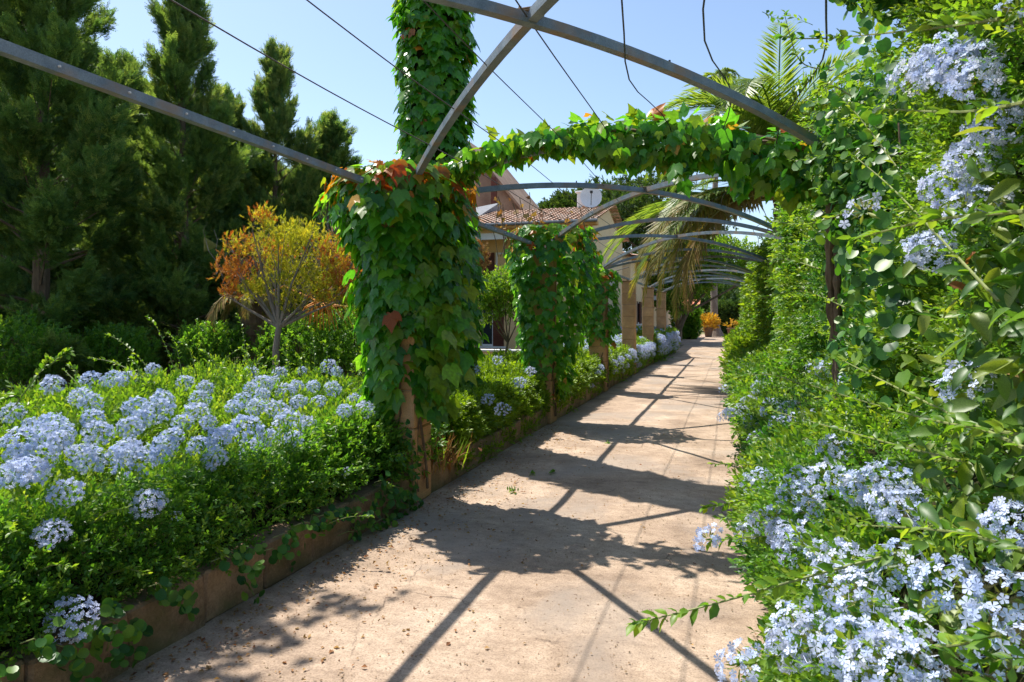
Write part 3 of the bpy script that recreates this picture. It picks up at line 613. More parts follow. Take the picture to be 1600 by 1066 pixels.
# trailing round-leaf creeper on the kerb
cr = thing('trailing_creeper', (-2.6, 3, .2), 'heart leaved creeper trailing down the kerb stones beside the path', 'creeper'); q = MB(); RP = []
RND = T_round()
RM = mesh_np('heart_leaf', *RND, M['round'])
for (ya, yb, za, zb) in ((1.9, 2.2, .36, .10), (2.05, 2.35, .36, .06), (2.9, 3.6, .33, .12), (3.4, 3.95, .30, .20), (3.8, 4.6, .30, .05), (4.4, 5.0, .25, .03), (4.7, 5.2, .22, .02), (2.5, 2.75, .35, .12), (4.1, 4.9, .1, .02), (3.0, 3.2, .34, .04), (2.2, 2.45, .34, .06), (3.6, 4.3, .31, .22), (1.6, 1.9, .36, .16), (4.9, 5.25, .5, .05), (4.6, 5.15, .35, .02), (5.0, 5.3, .7, .1)):
    pts = []
    for i in range(12):
        u = i/11; pts.append((-2.575+.04*math.sin(i*1.1)+(.05*u if zb < .06 else 0), ya+(yb-ya)*u, za+(zb-za)*u*u+.015*math.sin(i*2)))
        if i: RP += [(Vector(pts[-1]), ya)]*3
    q.tube(pts, .003, 4)
q.obj('stem', M['stem'], cr)
for p, _ in RP:
    p = p+Vector((random.uniform(.0, .05), random.gauss(0, .035), random.gauss(0, .03))); p.z = max(p.z, .02)
    place('leaf', RM, cr, mat_of(p, (random.gauss(.3, .4), random.gauss(0, .7), random.gauss(-.5, .4)), (random.gauss(1, .3), random.gauss(-.4, .4), random.gauss(.8, .3)), random.uniform(.035, .062)))
# ---- low hedges between left pillars
def hedge_left(y0, y1, label, mt, h=.62, w=1.9, nsp=2500, sc=.15, flowers=0, cat='hedge', x0=-2.62, fs=1.1, name='low_hedge', dens=SP_MID):
    t = thing(name, (x0-w/2, (y0+y1)/2, .12), label, cat, 'low planting between the pillars')
    def hf(X, Y): return .14+(h-.14)*S((x0-.02-X)/.25)*S((X-(x0-w))/.25)*S((Y-y0)/.2)*S((y1-Y)/.2)+.035*nz(X, Y, 0, 3, int(y0))+.05*nz(X, Y, 0, 1.1, int(y0)+1)
    X = x0-w+(w+.03)*rng.random(nsp); Y = y0+(y1-y0)*rng.random(nsp)**1.1; P = np.stack([X, Y, hf(X, Y)-.12*rng.random(nsp)**1.5], -1)
    ns = nsp//2; zz = .32+(h-.32)*rng.random(ns); yy = y0+(y1-y0)*rng.random(ns)**1.1; Q = np.stack([x0-.06-.14*S((zz-.3)/(h-.25))+.04*nz(yy, zz, 0, 4, 3), yy, zz], -1)
    P = np.concatenate([P, Q]); n = len(P); side = np.arange(n) >= nsp
    A = rv(n)*.5+np.where(side[:, None], np.array([.45, -.2, .6]), np.array([.05, -.1, .9])); Nn = rv(n)*.3+np.array([.3, -.2, .8])
    cloud('foliage', t, M[mt], dens, P, A, Nn, sc*(.8+.4*rng.random(n)))
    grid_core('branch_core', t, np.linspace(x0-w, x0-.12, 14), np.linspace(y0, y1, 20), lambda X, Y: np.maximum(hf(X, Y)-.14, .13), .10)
    for k in range(flowers):
        x = x0-w*random.random()**1.6*.9; y = random.uniform(y0+.1, y1-.1); z = float(hf(x, y)); add_head(t, (x+.03, y, z+.15) if random.random() < .65 else (x0+.06, y, random.uniform(.35, h)), (.3, -.7, 1), random.uniform(.6, .85)*fs, lib=BIGHEADS)
    return t
h1 = hedge_left(6.3, 9.85, 'bright green low hedge between the two ivy covered pillars', 'lime', .66, 2.1, 5200, .15)
for px, py, zc in ((762,625,7.6),(741,578,8.6),(778,563,9.2),(812,598,8.6),(829,581,9.3),(785,640,7.2)): p = ray(px, py, zc); add_head(h1, p, (0.2, -.7, .8), 1.2)
h2 = hedge_left(10.1, 14.5, 'bright green low hedge in front of the narrow ivy pillar', 'lime', .66, 2.4, 3800, .18, 7)
h3 = hedge_left(14.8, 19.1, 'green hedge sprinkled with pale flowers at the first bare pillar', 'lime', .68, 2.3, 2600, .20, 55, fs=1.3)
h4 = hedge_left(19.4, 23.8, 'pale flowering plumbago mass between the bare pillars', 'plum', .72, 2.2, 2000, .22, 110, 'flowering shrub', fs=1.5, name='plumbago_shrub')
h5 = hedge_left(24.0, 33.0, 'farthest white blue plumbago mass spilling over the kerb', 'plum', .9, 2.2, 2600, .25, 200, 'flowering shrub', x0=-2.45, fs=1.8, name='plumbago_shrub')
# dry clump and cut stump beside pillar 1
t = thing('dry_clump', (-2.85, 6.0, .15), 'reddish dry clump of grass and dead leaves beside the ivy pillar foot', 'dry plant')
n = 420; P = np.stack([-2.85+rng.normal(size=n)*.16, 5.95+rng.normal(size=n)*.22, .15+.05*rng.random(n)], -1); A = rv(n)*.45+np.array([.1, -.1, 1.]); 
cloud('dry_blades', t, M['dry'], T_diamond(.07, .01), P, A, rv(n), .22+.18*rng.random(n)); cloud('green_blades', t, M['lime'], T_diamond(.08, .01), P[:200]+np.array([.03, .1, 0]), rv(200)*.5+np.array([0, 0, 1]), rv(200), .22+.15*rng.random(200))
n = 260; P = np.stack([-2.82+rng.normal(size=n)*.15, 6.0+rng.normal(size=n)*.35, .20+.12*rng.random(n)], -1); cloud('dead_leaves', t, M['dry'], IVY, P, rv(n), rv(n)*.6+np.array([0, 0, 1]), .05+.04*rng.random(n))
t = thing('cut_stump', (-2.84, 6.55, .1), 'small cut wooden stump with an orange sawn face at the kerb', 'stump'); q = MB(); q.tube([(-2.84, 6.55, .1), (-2.83, 6.53, .28), (-2.80, 6.50, .46)], [.07, .06, .055], 9); q.obj('trunk', M['greybark'], t)
q = MB(); q.tube([(-2.80+.0, 6.50-.0, .455), (-2.797, 6.498, .466)], .05, 9); q.obj('sawn_face', M['sand'], t)
# leafy plants right of pillar 1 (darker mass)
t = hedge_left(5.65, 6.75, 'dark leafy weeds between the ivy pillar and the bright hedge', 'plum_dark', .50, 1.3, 1100, .16, 0, 'shrub', x0=-2.82, name='weedy_shrub')
# ------------------------------------------------------------------ right hedge
def xf(Y, Z):
    Y = np.asarray(Y, float); Z = np.asarray(Z, float)
    up = .66+.19*S((Y-2.3)/.7)+.10*S((Y-4.5)/.8)*S((6.2-Y)/.5)
    lo = .14+.10*nz(Y, Z, 0, 1.4, 31)+.05*S((Y-6)/4)
    zt = .86-.22*S((Y-3)/3); w = S((Z-zt)/.45)
    return lo*(1-w)+up*w+.26*S((.45-Z)/.45)+.06*nz(Y, Z, 0, 4.2, 32)+.13*nz(Y, Z, 0, 1.9, 33)*w*(.35+.65*S((Y-2.5)/1.5))
def zt(Y): Y = np.asarray(Y, float); return 2.72+.12*nz(Y, 0, 0, 1.5, 41)-.42*S((Y-2.7)/.5)*S((4.7-Y)/.6)+.38*S((Y-4.4)/.6)
hedge_r = []
def right_hedge(y0, y1, label, mt, nsp, size, T, cat='hedge', name='tall_hedge', pw=1.0, zlo=.02, zhi=None, mix=None):
    t = thing(name, (1.3, (y0+y1)/2, 0), label, cat, 'tall planting right of the path')
    Y = y0+(y1-y0)*rng.random(nsp)**pw; tp = rng.random(nsp) < .14; top = zt(Y); Z = zlo+(top-zlo)*rng.random(nsp)
    X = xf(Y, Z)+.22*rng.random(nsp)**1.6; X = np.where(tp, xf(Y, top)+1.0*rng.random(nsp), X); Z = np.where(tp, top-.08*rng.random(nsp), Z)
    # gap showing the vine trunk
    g = (np.abs(Y-4.95) < .42) & (Z > .7) & (Z < 2.15) & (X < 1.0) & (rng.random(nsp) < .75); 
    # camera clearance
    g |= (np.hypot(X, Y) < .95)
    g |= (Y > 1.25) & (Y < 2.75) & (Z > .98) & (Z < 1.92) & (rng.random(nsp) < .72)
    X, Y, Z, tp = X[~g], Y[~g], Z[~g], tp[~g]; n = len(X); P = np.stack([X, Y, Z], -1)
    A = rv(n)*.55+np.where(tp[:, None], np.array([-.2, -.1, 1.]), np.array([-.75, -.25, .3])); Nn = rv(n)*.35+np.array([-.45, -.35, .8])
    if mix:
        k = nz(Y, Z, 0, 2.6, 55) > .12
        for m, q in ((k, mix), (~k, mt)):
            if m.any(): cloud('foliage', t, M[q], T, P[m], A[m], Nn[m], size*(.75+.5*rng.random(m.sum())))
    else: cloud('foliage', t, M[mt], T, P, A, Nn, size*(.75+.5*rng.random(n)))
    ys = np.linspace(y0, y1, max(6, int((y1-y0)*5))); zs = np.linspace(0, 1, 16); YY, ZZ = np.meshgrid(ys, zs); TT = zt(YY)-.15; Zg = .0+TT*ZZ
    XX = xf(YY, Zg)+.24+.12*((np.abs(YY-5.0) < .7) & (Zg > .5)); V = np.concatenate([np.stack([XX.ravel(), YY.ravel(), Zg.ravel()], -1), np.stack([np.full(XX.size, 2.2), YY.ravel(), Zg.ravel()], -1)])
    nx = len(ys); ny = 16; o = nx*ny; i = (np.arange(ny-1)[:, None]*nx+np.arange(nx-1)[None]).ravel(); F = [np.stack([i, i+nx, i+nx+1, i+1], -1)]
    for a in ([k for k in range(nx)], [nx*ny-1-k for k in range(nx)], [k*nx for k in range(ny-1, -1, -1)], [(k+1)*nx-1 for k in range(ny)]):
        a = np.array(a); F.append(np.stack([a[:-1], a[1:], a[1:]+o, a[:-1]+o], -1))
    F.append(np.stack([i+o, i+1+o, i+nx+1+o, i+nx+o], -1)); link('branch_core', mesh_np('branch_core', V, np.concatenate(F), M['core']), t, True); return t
rA = right_hedge(.75, 3.3, 'nearest plumbago on the right with big pale blue flower masses', 'plum', 12500, .095, SP_NEAR, 'flowering shrub', 'plumbago_shrub', .9, mix='plum_dark')
rB = right_hedge(3.3, 8.0, 'leafy hedge with round leaves around the dark vine trunk, right of the path', 'plum', 8500, .14, SP_NEAR, 'hedge', 'tall_hedge', 1.1, mix='round')
rC = right_hedge(8.0, 17.0, 'yellow green hedge along the middle of the right path side', 'plum', 7500, .20, SP_MID, 'hedge', 'tall_hedge', 1.2, mix='plum_dark')
rD = right_hedge(17.0, 40.0, 'far end of the tall green hedge on the right', 'plum', 5000, .34, SP_FAR, 'hedge', 'tall_hedge', 1.2, mix='lime')
ZR_ = np.linspace(.9, 30, 1500)
def hit_right(px, py, lift=.04):
    x, y, z = rays(px, py, ZR_); m = ((z < zt(y)) & (x > xf(y, z)-lift)) | (z < .03)
    if not m.any(): return None
    i = int(np.argmax(m)); return Vector((x[i], y[i], z[i]))
RF = [(1360,25),(1380,30),(1395,42),(1345,45),(1370,15),(1590,20),(1600,45),(1585,60),(1370,130),(1350,150),(1390,120),(1340,170),(1450,105),(1480,95),(1510,105),(1540,120),(1430,120),(1465,135),(1500,140),(1535,105),(1560,195),(1590,175),(1540,215),(1580,210),(1520,250),(1550,260),(1500,270),(1485,290),(1530,290),(1560,310),(1510,320),(1590,300),(1590,330),(1285,203),(1292,212),(1198,262),(1425,388),(1440,385),(1455,392),(1505,602),(1525,608),(1515,620),(1275,575),(1290,580),(1330,592),(1305,705),(1325,700),(1345,695),(1228,650),(1245,655),(1235,640),(1215,662),(1262,655),(1182,685),(1190,748),(1205,742),(1180,755),(1250,755),(1270,750),(1290,745),(1315,755),(1240,775),(1265,780),(1290,775),(1235,795),(1262,800),(1285,810),(1345,765),(1365,770),(1390,788),(1410,795),(1435,775),(1380,760),(1200,815),(1180,825),(1215,805),(1168,835),(1225,835),(1245,855),(1270,845),(1240,875),(1290,870),(1315,880),(1225,890),(1265,895),(1340,875),(1400,885),(1415,895),(1380,900),(1310,925),(1345,935),(1370,925),(1330,955),(1290,950),(1250,985),(1275,1005),(1240,1010),(1305,1000),(1335,1015),(1290,1035),(1260,1040),(1355,1040),(1400,1000),(1380,975),(1395,1045),(1480,915),(1500,930),(1470,935),(1570,935),(1575,965),(1540,970),(1580,822),(1565,830),(1140,608),(1148,645),(1160,640),(1172,560),(1165,575),(1180,620),(1170,630),(1185,605),(1178,700),(1160,545),(1168,535),(1158,520),(1195,590),(1205,640),(1172,660),(1152,560),(1190,525),(1165,505)]
for px, py in RF:
    p = hit_right(px, py, .06)
    if p is None: continue
    v = (Vector((0, 0, 1.6))-p); d = v.length; v.normalize(); tgt = rA if p.y < 3.3 else rB if p.y < 8 else rC if p.y < 17 else rD
    add_head(tgt, p, Vector((-.3, -.1, .8))+v*.8, *((random.uniform(.55, .8), False, .13, BIGHEADS) if (p.y < 3 and random.random() < (.35 if p.z < 1.2 else .6)) else (random.uniform(.8, 1.05)*(1 if d < 6 else 1.4), random.random() < .15)))
    if p.y < 2.8 and random.random() < .25: add_head(tgt, p+Vector((random.uniform(-.02, .05), random.uniform(-.05, .05), random.uniform(-.05, .03))), Vector((-.3, -.1, .8))+v*.8, random.uniform(.8, 1.0))
for px, py, zc, few in ((1107,843,2.6,0),(1118,850,2.6,1),(1157,1042,1.65,0),(1150,1055,1.65,1),(1350,330,1.5,1),(1136,650,4.8,0),(1130,608,5.2,1)):
    p = ray(px, py, zc); add_head(rA if zc < 3 else rB, p, (-.5, -.3, .8), .95, bool(few))
for P4, zcs, nl, ls in [(((1400,865),(1250,905),(1130,940),(990,975)), (1.45,1.5,1.5,1.5), 20, .03), (((1280,845),(1200,838),(1110,845)), (2.4,2.5,2.6), 10, .035), (((1260,790),(1180,780),(1098,795)), (2.7,2.8,2.8), 16, .03),
        (((1300,735),(1230,728),(1110,725)), (3,3.1,3.1), 14, .025), (((1300,1030),(1240,1020),(1160,1040)), (1.6,1.6,1.65), 9, .03), (((1560,30),(1450,45),(1300,60)), (1.3,1.5,1.9), 18, .03), (((1600,160),(1500,175),(1380,170)), (1.2,1.4,1.7), 14, .03),
        (((1560,470),(1400,300),(1330,240)), (1.5,2.4,3), 14, .03), (((1600,330),(1450,345),(1330,375)), (1.1,1.3,1.5), 12, .03), (((1600,700),(1450,630),(1310,560)), (1.2,1.8,2.6), 20, .03), (((1600,680),(1430,650),(1260,600)), (1.3,1.8,2.9), 22, .03),
        (((1500,720),(1380,690),(1200,640)), (1.6,2.1,3.2), 20, .03), (((1600,860),(1480,830),(1330,820)), (1.1,1.35,1.8), 18, .03), (((1560,990),(1470,1010),(1350,1000)), (1.0,1.15,1.35), 16, .028), (((1330,330),(1260,350),(1200,345)), (3,3.3,3.8), 12, .035),
        (((1400,260),(1340,180),(1290,130)), (2.6,3,3.2), 14, .03), (((1330,150),(1290,130),(1275,150)), (2.9,3.0,3.1), 10, .03), (((1300,660),(1240,690),(1160,680)), (3,3.4,3.8), 12, .03), (((1250,600),(1200,585),(1150,590)), (4.5,5,5.2), 12, .04), (((1320,480),(1250,455),(1180,470)), (4,4.6,5), 14, .045), (((1280,420),(1220,405),(1190,430)), (4,4.8,5), 10, .045)]:
    shoot(rA if zcs[0] < 3.2 else rB, [ray(a, b, z) for (a, b), z in zip(P4, zcs)], int(nl*1.5), ls*1.25, 'plum', r=.0032)
# twisted vine trunk
t = thing('vine_trunk', (.70, 5.15, 0), 'dark rough twisted vine trunk standing in a gap of the right hedge', 'vine trunk'); q = MB()
for k, (ph, r) in enumerate(((0, .026), (2.1, .020), (4.2, .022))):
    q.tube([(.69+.026*math.cos(ph+z*1.7)+.025*math.sin(z*2.1), 5.15+.026*math.sin(ph+z*1.7), z) for z in np.linspace(0, 2.40, 40)], [r*(1+.28*math.sin(i*1.7+k)+random.uniform(-.2, .25)) for i in range(40)], 8)
q.obj('trunk', M['bark'], t)
# large leaved climber, near right
BIG = [T_big(.42, .14, 0), T_big(.46, .25, .4), T_big(.38, .05, -.4), T_big(.44, .35, .2)]; BM = [mesh_np('large_leaf', *b, M['big']) for b in BIG]; BY = [mesh_np('large_leaf', *b, M['ivy_lime']) for b in BIG]; BD = [mesh_np('large_leaf', *b, M['dry']) for b in BIG]
t = thing('large_leaf_climber', (.7, 1.9, .9), 'climber with large glossy pointed leaves at the right edge of the photo', 'climber')
for i in range(300):
    px = 1600-random.random()**1.1*200+15; py = random.uniform(380, 790)
    if random.random() < .18: px, py = random.uniform(1500, 1640), random.uniform(180, 400)
    p = hit_right(px, py, .12)
    if p is None or p.y > 3.4: continue
    p = p+Vector((random.uniform(0, .14), 0, 0)); M_ = random.choices((BM, BY, BD), (.88, .105, .015))[0]
    place('leaf', random.choice(M_), t, mat_of(p, (random.gauss(-.2, .6), random.gauss(-.2, .6), random.gauss(-.35, .5)), (random.gauss(-.6, .35), random.gauss(-.6, .3), random.gauss(.7, .3)), random.uniform(.055, .09)))
n = 1500; Y = 1.2+1.7*rng.random(n); Z = .95+1.0*rng.random(n); P = np.stack([xf(Y, Z)+.02+.16*rng.random(n), Y, Z], -1); cloud('leaf_mass', t, M['big'], BIG, P, rv(n)*.7+np.array([-.3, -.3, -.3]), rv(n)*.4+np.array([-.6, -.5, .6]), .05+.035*rng.random(n))
# round leaved climber around the trunk and overhang above
t = thing('round_leaf_climber', (.8, 4.2, 1.5), 'climber with small round leaves hanging around the dark vine trunk', 'climber'); k = 0
for i in range(700):
    px = random.gauss(1345, 45); py = random.uniform(260, 620)
    p = hit_right(px, py, .13)
    if p is None or p.y < 2.4 or k > 290: continue
    k += 1; place('leaf', RM, t, mat_of(p+Vector((random.uniform(-.02, .06), 0, 0)), (random.gauss(0, .5), random.gauss(0, .4), random.gauss(-.8, .3)), (random.gauss(-.7, .3), random.gauss(-.7, .3), random.gauss(.5, .3)), random.uniform(.045, .085)))
n = 1500; Y = 3.4+2.6*rng.random(n); Z = .9+2.1*rng.random(n); P = np.stack([xf(Y, Z)-.10+.14*rng.random(n), Y, np.minimum(Z, zt(Y)+.05)], -1); m = (nz(Y, Z, 0, 2.5, 61) > -.1) & ~((np.abs(Y-5) < .3) & (Z < 2.1)); P = P[m]; n = len(P); cloud('leaf_mass', t, M['round'], RND, P, rv(n)*.5+np.array([0, 0, -.8]), rv(n)*.4+np.array([-.7, -.6, .5]), .05+.035*rng.random(n))
for (cx, cy, cz, sx, sy, sz, n) in ((.78, 4.95, 2.65, .13, .28, .26, 1300), (.80, 4.35, 1.9, .07, .20, .55, 900), (.86, 5.75, 2.3, .08, .25, .4, 700), (.76, 4.85, 2.25, .06, .16, .12, 260)):
    P = np.array([cx, cy, cz])+rng.normal(size=(n, 3))*np.array([sx, sy, sz]); cloud('leaf_mass', t, M['round'], RND, P, rv(n)*.5+np.array([0, 0, -.8]), rv(n)*.4+np.array([-.7, -.6, .5]), .045+.04*rng.random(n))
P = np.array([.85, 5.1, 2.75])+rng.normal(size=(700, 3))*np.array([.14, .4, .22]); cloud('foliage', t, M['plum'], SP_NEAR, P, rv(700)+np.array([-.5, -.2, .3]), rv(700)*.5+np.array([-.4, -.3, 1]), .13)
q = MB(); [q.tube([(.80+.03*math.sin(z*3+a), 3.6+a*.35, z) for z in np.linspace(.3, 2.6, 12)], .005, 4) for a in range(5)]; q.obj('stem', M['bark'], t)
t = thing('overhanging_climber', (.7, 2.7, 2.6), 'dark round leaved climber overhanging the path at the upper right', 'climber')
n = 5200; c = np.array([[.62, 2.75, 2.90], [.85, 2.3, 2.95], [.42, 2.95, 3.12], [1.0, 1.9, 2.8], [.50, 2.60, 3.2], [1.05, 2.9, 2.75]]); r = np.array([.26, .42, .16, .45, .22, .3]); k = rng.choice(6, n, p=[.2, .25, .07, .28, .1, .1])
P = c[k]+norm(rv(n))*(r[k]*(.5+.6*rng.random(n)))[:, None]*np.array([1, 1, .75]); P = P[np.hypot(P[:, 0], P[:, 1]) > 1.1]; n = len(P)
cloud('leaf_mass', t, M['round'], RND, P, rv(n)*.6+np.array([0, 0, -.8]), rv(n)*.5+np.array([-.4, -.4, .5]), .035+.025*rng.random(n))
P = c[1]+rv(900)*.28; P = P[P[:, 2] > 2.4]; cloud('foliage', t, M['plum'], SP_NEAR, P, rv(len(P)), rv(len(P))+np.array([0, 0, 1]), .11)
q = MB()
for i in range(9): a = random.uniform(0, 6.28); q.tube([(.9+.1*math.cos(a), 2.5+.3*math.sin(a), 2.3), (.75, 2.6+.2*math.sin(a), 2.8), (.5+random.uniform(-.2, .3), 2.8+random.uniform(-.5, .3), 3.1+random.uniform(-.15, .1))], .006, 4)
q.obj('stem', M['bark'], t)
for P4, zcs in ((((1290,60),(1240,60),(1218,55)), (2.9,3,3.05)), (((1300,110),(1250,95),(1225,20)), (2.9,3,3))): shoot(t, [ray(a, b, z) for (a, b), z in zip(P4, zcs)], 8, .045, 'round', r=.003, tip=False)
# ------------------------------------------------------------------ conifers
def T_spray(seed):
    g = np.random.default_rng(seed); V = []; F = []; 
    def dia(p, d, L_, w, up):
        p = np.array(p); d = norm(np.array(d, float)); s = norm(np.cross(d, up)); b = len(V); V.extend([p, p+d*L_*.4-s*w, p+d*L_, p+d*L_*.4+s*w]); F.extend([(b, b+1, b+2), (b, b+2, b+3)])
    up = np.array([0, 0, 1.]); dia((0, 0, 0), (0, 1, 0), 1, .022, up)
    for i in range(12):
        y = .06+.84*i/11; sd_ = 1 if i % 2 else -1; L_ = .50*(1-y*.72)*(.75+.5*g.random()); dia((0, y, 0), (sd_*.85, .75, g.normal()*.22), L_, .038, up+g.normal(size=3)*.35)
        if i < 8: dia((sd_*L_*.35, y+L_*.3, 0), (sd_*.2, 1, g.normal()*.3), L_*.55, .032, up+g.normal(size=3)*.35)
    return np.array(V), np.array(F)
SPR = [T_spray(s) for s in range(4)]
def conifer_mesh(seed, H=9., R=2.3, nb=110, per=5, bare=.03):
    """trunk, ascending limbs, and on each limb several feathery plumes of sprays"""
    g = np.random.default_rng(seed); P = []; A = []; Nn = []; T = []; B = MB(); B.tube([(0, 0, 0), (.05, .03, H*.4), (0, .05, H*.97)], [.19*H/9, .12*H/9, .015], 9)
    def plume(p0, d, L_, tn, wid):
        k = max(10, int(20+34*L_)); f = g.random(k)**.8; w = wid*L_*(1-f)**.7+.02
        off = g.normal(size=(k, 3))*w[:, None]*np.array([1, 1, .6]); P.append(p0+d*(f*L_)[:, None]+off+np.array([0, 0, .12])*((f*L_)**2)[:, None]); A.append(d+off*1.6+g.normal(size=(k, 3))*.38+np.array([0, 0, .12])); Nn.append(g.normal(size=(k, 3))*.45+np.array([0, 0, 1])); T.append(np.clip(tn*.8+g.random(k)*.45, 0, .97))
    for i in range(nb):
        u = bare+(1-bare)*((i+g.random())/nb)**.92; z = u*H; a = i*2.4+g.normal()*.5; L_ = R*(1-u)**.85*(.40+.85*g.random())+.12; el = .12+.85*u+g.normal()*.14
        d = np.array([math.cos(a)*math.cos(el), math.sin(a)*math.cos(el), math.sin(el)]); p0 = np.array([0, 0, z*.97]); tn = g.random()*.65
        B.tube([p0, p0+d*L_*.5, p0+d*L_*.92+np.array([0, 0, .12*L_])], [.035*(1-u)+.008, .02*(1-u)+.005, .004], 4)
        m = int(2+per*L_/R*1.3)
        for j in range(m):
            f = .30+.68*(j+g.random())/m; q = p0+d*L_*f+np.array([0, 0, .12*L_*f*f]); sd_ = np.cross(d, [0, 0, 1])*g.choice((-1, 1))*(.25+.75*g.random())*(1.1-f*.7)
            plume(q, norm(d*.8+sd_+np.array([0, 0, .10+.5*u+g.normal()*.15])), (.55+.65*g.random())*(.5+.5*(1-u)), tn, .135)
        plume(p0+d*L_*.85, norm(d+np.array([0, 0, .3])), .5+.5*(1-u), tn, .12)
    for k in range(3): plume(np.array([g.normal()*.08, g.normal()*.08, H*(.86+.04*k)]), np.array([g.normal()*.1, g.normal()*.1, 1.]), .75-.1*k, .4, .10)
    P = np.concatenate(P); A = np.concatenate(A); Nn = np.concatenate(Nn); T = np.concatenate(T); k = g.integers(0, 4, len(P)); sc = .17+.15*g.random(len(P)); parts = [scatter(SPR[i], P[k == i], A[k == i], Nn[k == i], sc[k == i], T[k == i]) for i in range(4)]
    V, F, t = merge(*parts); print('conifer sprays', len(P)); return mesh_np('crown', V, F, M['conifer'], t), B.mesh('trunk', M['bark'])
CM = [conifer_mesh(1, 10.5, 3.0, 120, 8), conifer_mesh(2, 9, 2.3, 88, 6), conifer_mesh(3, 8, 2.0, 70, 5)]
def conifer(px, zc, top, k, label, sx=1., rot=0, grp='conifers behind the flower bed'):
    xc = (px-800)/1067*zc; x = xc*c_-zc*s_; y = zc*c_+xc*s_; H0 = (10.5, 9, 8)[k]; s = top/H0
    t = thing('cypress_tree', (x, y, 0), label, 'conifer tree', grp); t.rotation_euler = (0, 0, rot); t.scale = (s*sx, s*sx, s)
    for nm, me in (('crown', CM[k][0]), ('trunk', CM[k][1])):
        o = bpy.data.objects.new(nm, me); COL.objects.link(o); o.parent = t
for a in [(62, 13.5, 11.0, 0, 'huge dark green conifer filling the upper left corner', .82, .3), (285, 15.5, 9.1, 1, 'tall conifer with a pointed top next to the corner one', .85, 1.2), (352, 17.5, 7.2, 2, 'slimmer conifer in the dip between two taller ones', 1.0, 2.), (432, 18, 8.5, 1, 'conifer with ragged spire standing behind the golden tree', .78, 3.3),
          (515, 19, 6.9, 2, 'short conifer just left of the tall ivy column', 1.15, 4.), (-60, 16, 12, 0, 'big conifer partly outside the left edge', 1.0, 5), (185, 19, 8.6, 1, 'conifer in the back row between the corner tree and the pointed one', 1.0, 2.2), (300, 21, 8.2, 1, 'back row conifer showing low between the front trees', 1.2, .9), (480, 22, 6.5, 1, 'back row conifer low behind the short one', 1.4, 1.9), (580, 24, 6.2, 2, 'back row conifer mostly behind the ivy column', 1.5, 2.6), (30, 20, 11, 1, 'back row conifer at the far left', 1.3, 3.0), (130, 20, 9.6, 0, 'back row conifer filling the gap beside the corner tree', .9, 1.0), (235, 21, 8.4, 1, 'back row conifer left of the pointed top', 1.3, 4.4), (395, 23, 7.0, 2, 'back row conifer between the ragged spire and the dip', 1.5, .5)]:
    conifer(*a)
# ------------------------------------------------------------------ broadleaf helpers
def tree(name, label, cat, base, h, lean, blobs, mt, nleaf, ls, T, tr=.08, bark='bark', grp=None, nb=10, axis_up=.2):
    t = thing(name, base, label, cat, grp); base = Vector(base); q = MB(); fork = base+Vector(lean)+Vector((0, 0, h))
    q.tube([base, base.lerp(fork, .4)+Vector((.03, 0, 0)), base.lerp(fork, .75)-Vector((.02, 0, 0)), fork], [tr, tr*.8, tr*.7, tr*.6], 9)
    for i in range(nb):
        c, r = blobs[i % len(blobs)]; e = Vector(c)+Vector([random.uniform(-.7, .7)*r for _ in range(3)]); m = fork.lerp(e, .5)+Vector([random.uniform(-.12, .12)*r for _ in range(3)])
        q.tube([fork, m, e], [tr*.45, tr*.25, tr*.08], 5)
        for j in range(3): q.tube([m.lerp(e, j/3), e+Vector([random.uniform(-.5, .5)*r for _ in range(3)])], [tr*.14, tr*.04], 4)
    q.obj('trunk', M[bark], t)
    C = np.array([b[0] for b in blobs]); R = np.array([b[1] for b in blobs]); w = R**2/np.sum(R**2); k = rng.choice(len(blobs), nleaf, p=w)
    d = norm(rv(nleaf)); P = C[k]+d*(R[k]*(.45+.62*rng.random(nleaf)**.6))[:, None]*np.array([1, 1, .85]); keep = nz(P[:, 0], P[:, 1], P[:, 2], 2.2/R.mean(), 77) > -.55; P = P[keep]; d = d[keep]; n = len(P)
    cloud('crown', t, M[mt], T, P, d*.7+rv(n)*.7+np.array([0, 0, axis_up]), rv(n)*.6+np.array([0, 0, 1]), ls*(.7+.6*rng.random(n))); return t
def W_(px, py, zc): return tuple(ray(px, py, zc))
# golden tree
zc = 10.3; b = W_(425, 545, zc); b = (b[0], b[1], .1)
G_ = [(W_(410,345,zc), .24), (W_(440,375,zc), .40), (W_(375,385,zc), .26), (W_(365,425,zc), .34), (W_(480,375,zc), .34), (W_(520,400,zc), .40), (W_(535,440,zc), .36), (W_(500,440,zc), .40), (W_(450,425,zc), .38), (W_(400,455,zc), .30), (W_(455,470,zc), .26), (W_(500,470,zc), .22), (W_(545,475,zc), .20), (W_(360,460,zc), .18), (W_(425,400,zc+.4), .4)]
SPG = [sprig(9, T_diamond(.20), .5, .6, s+40) for s in range(3)]
t = tree('golden_tree', 'small tree with golden yellow and rust red foliage behind the flower bed', 'small tree', b, 1.35, (.12, 0, 0), G_, 'goldgreen', 220, .08, SPG, .07, 'greybark', nb=15, axis_up=.5)
for i, (c, r) in enumerate(G_):
    mt = ('gold', 'goldgreen', 'gold', 'rust', 'goldgreen', 'gold', 'rust', 'goldgreen', 'goldgreen', 'goldgreen', 'goldgreen', 'gold', 'goldgreen', 'rust', 'gold')[i]; n = int(1900*r*r); r *= .80; P = np.array(c)+norm(rv(n))*(r*(.3+.9*rng.random(n)))[:, None]*np.array([1.1, 1, .9])
    cloud('foliage_clump', t, M[mt], SPG, P, rv(n)*.5+np.array([0, 0, .8]), rv(n), .07+.05*rng.random(n))
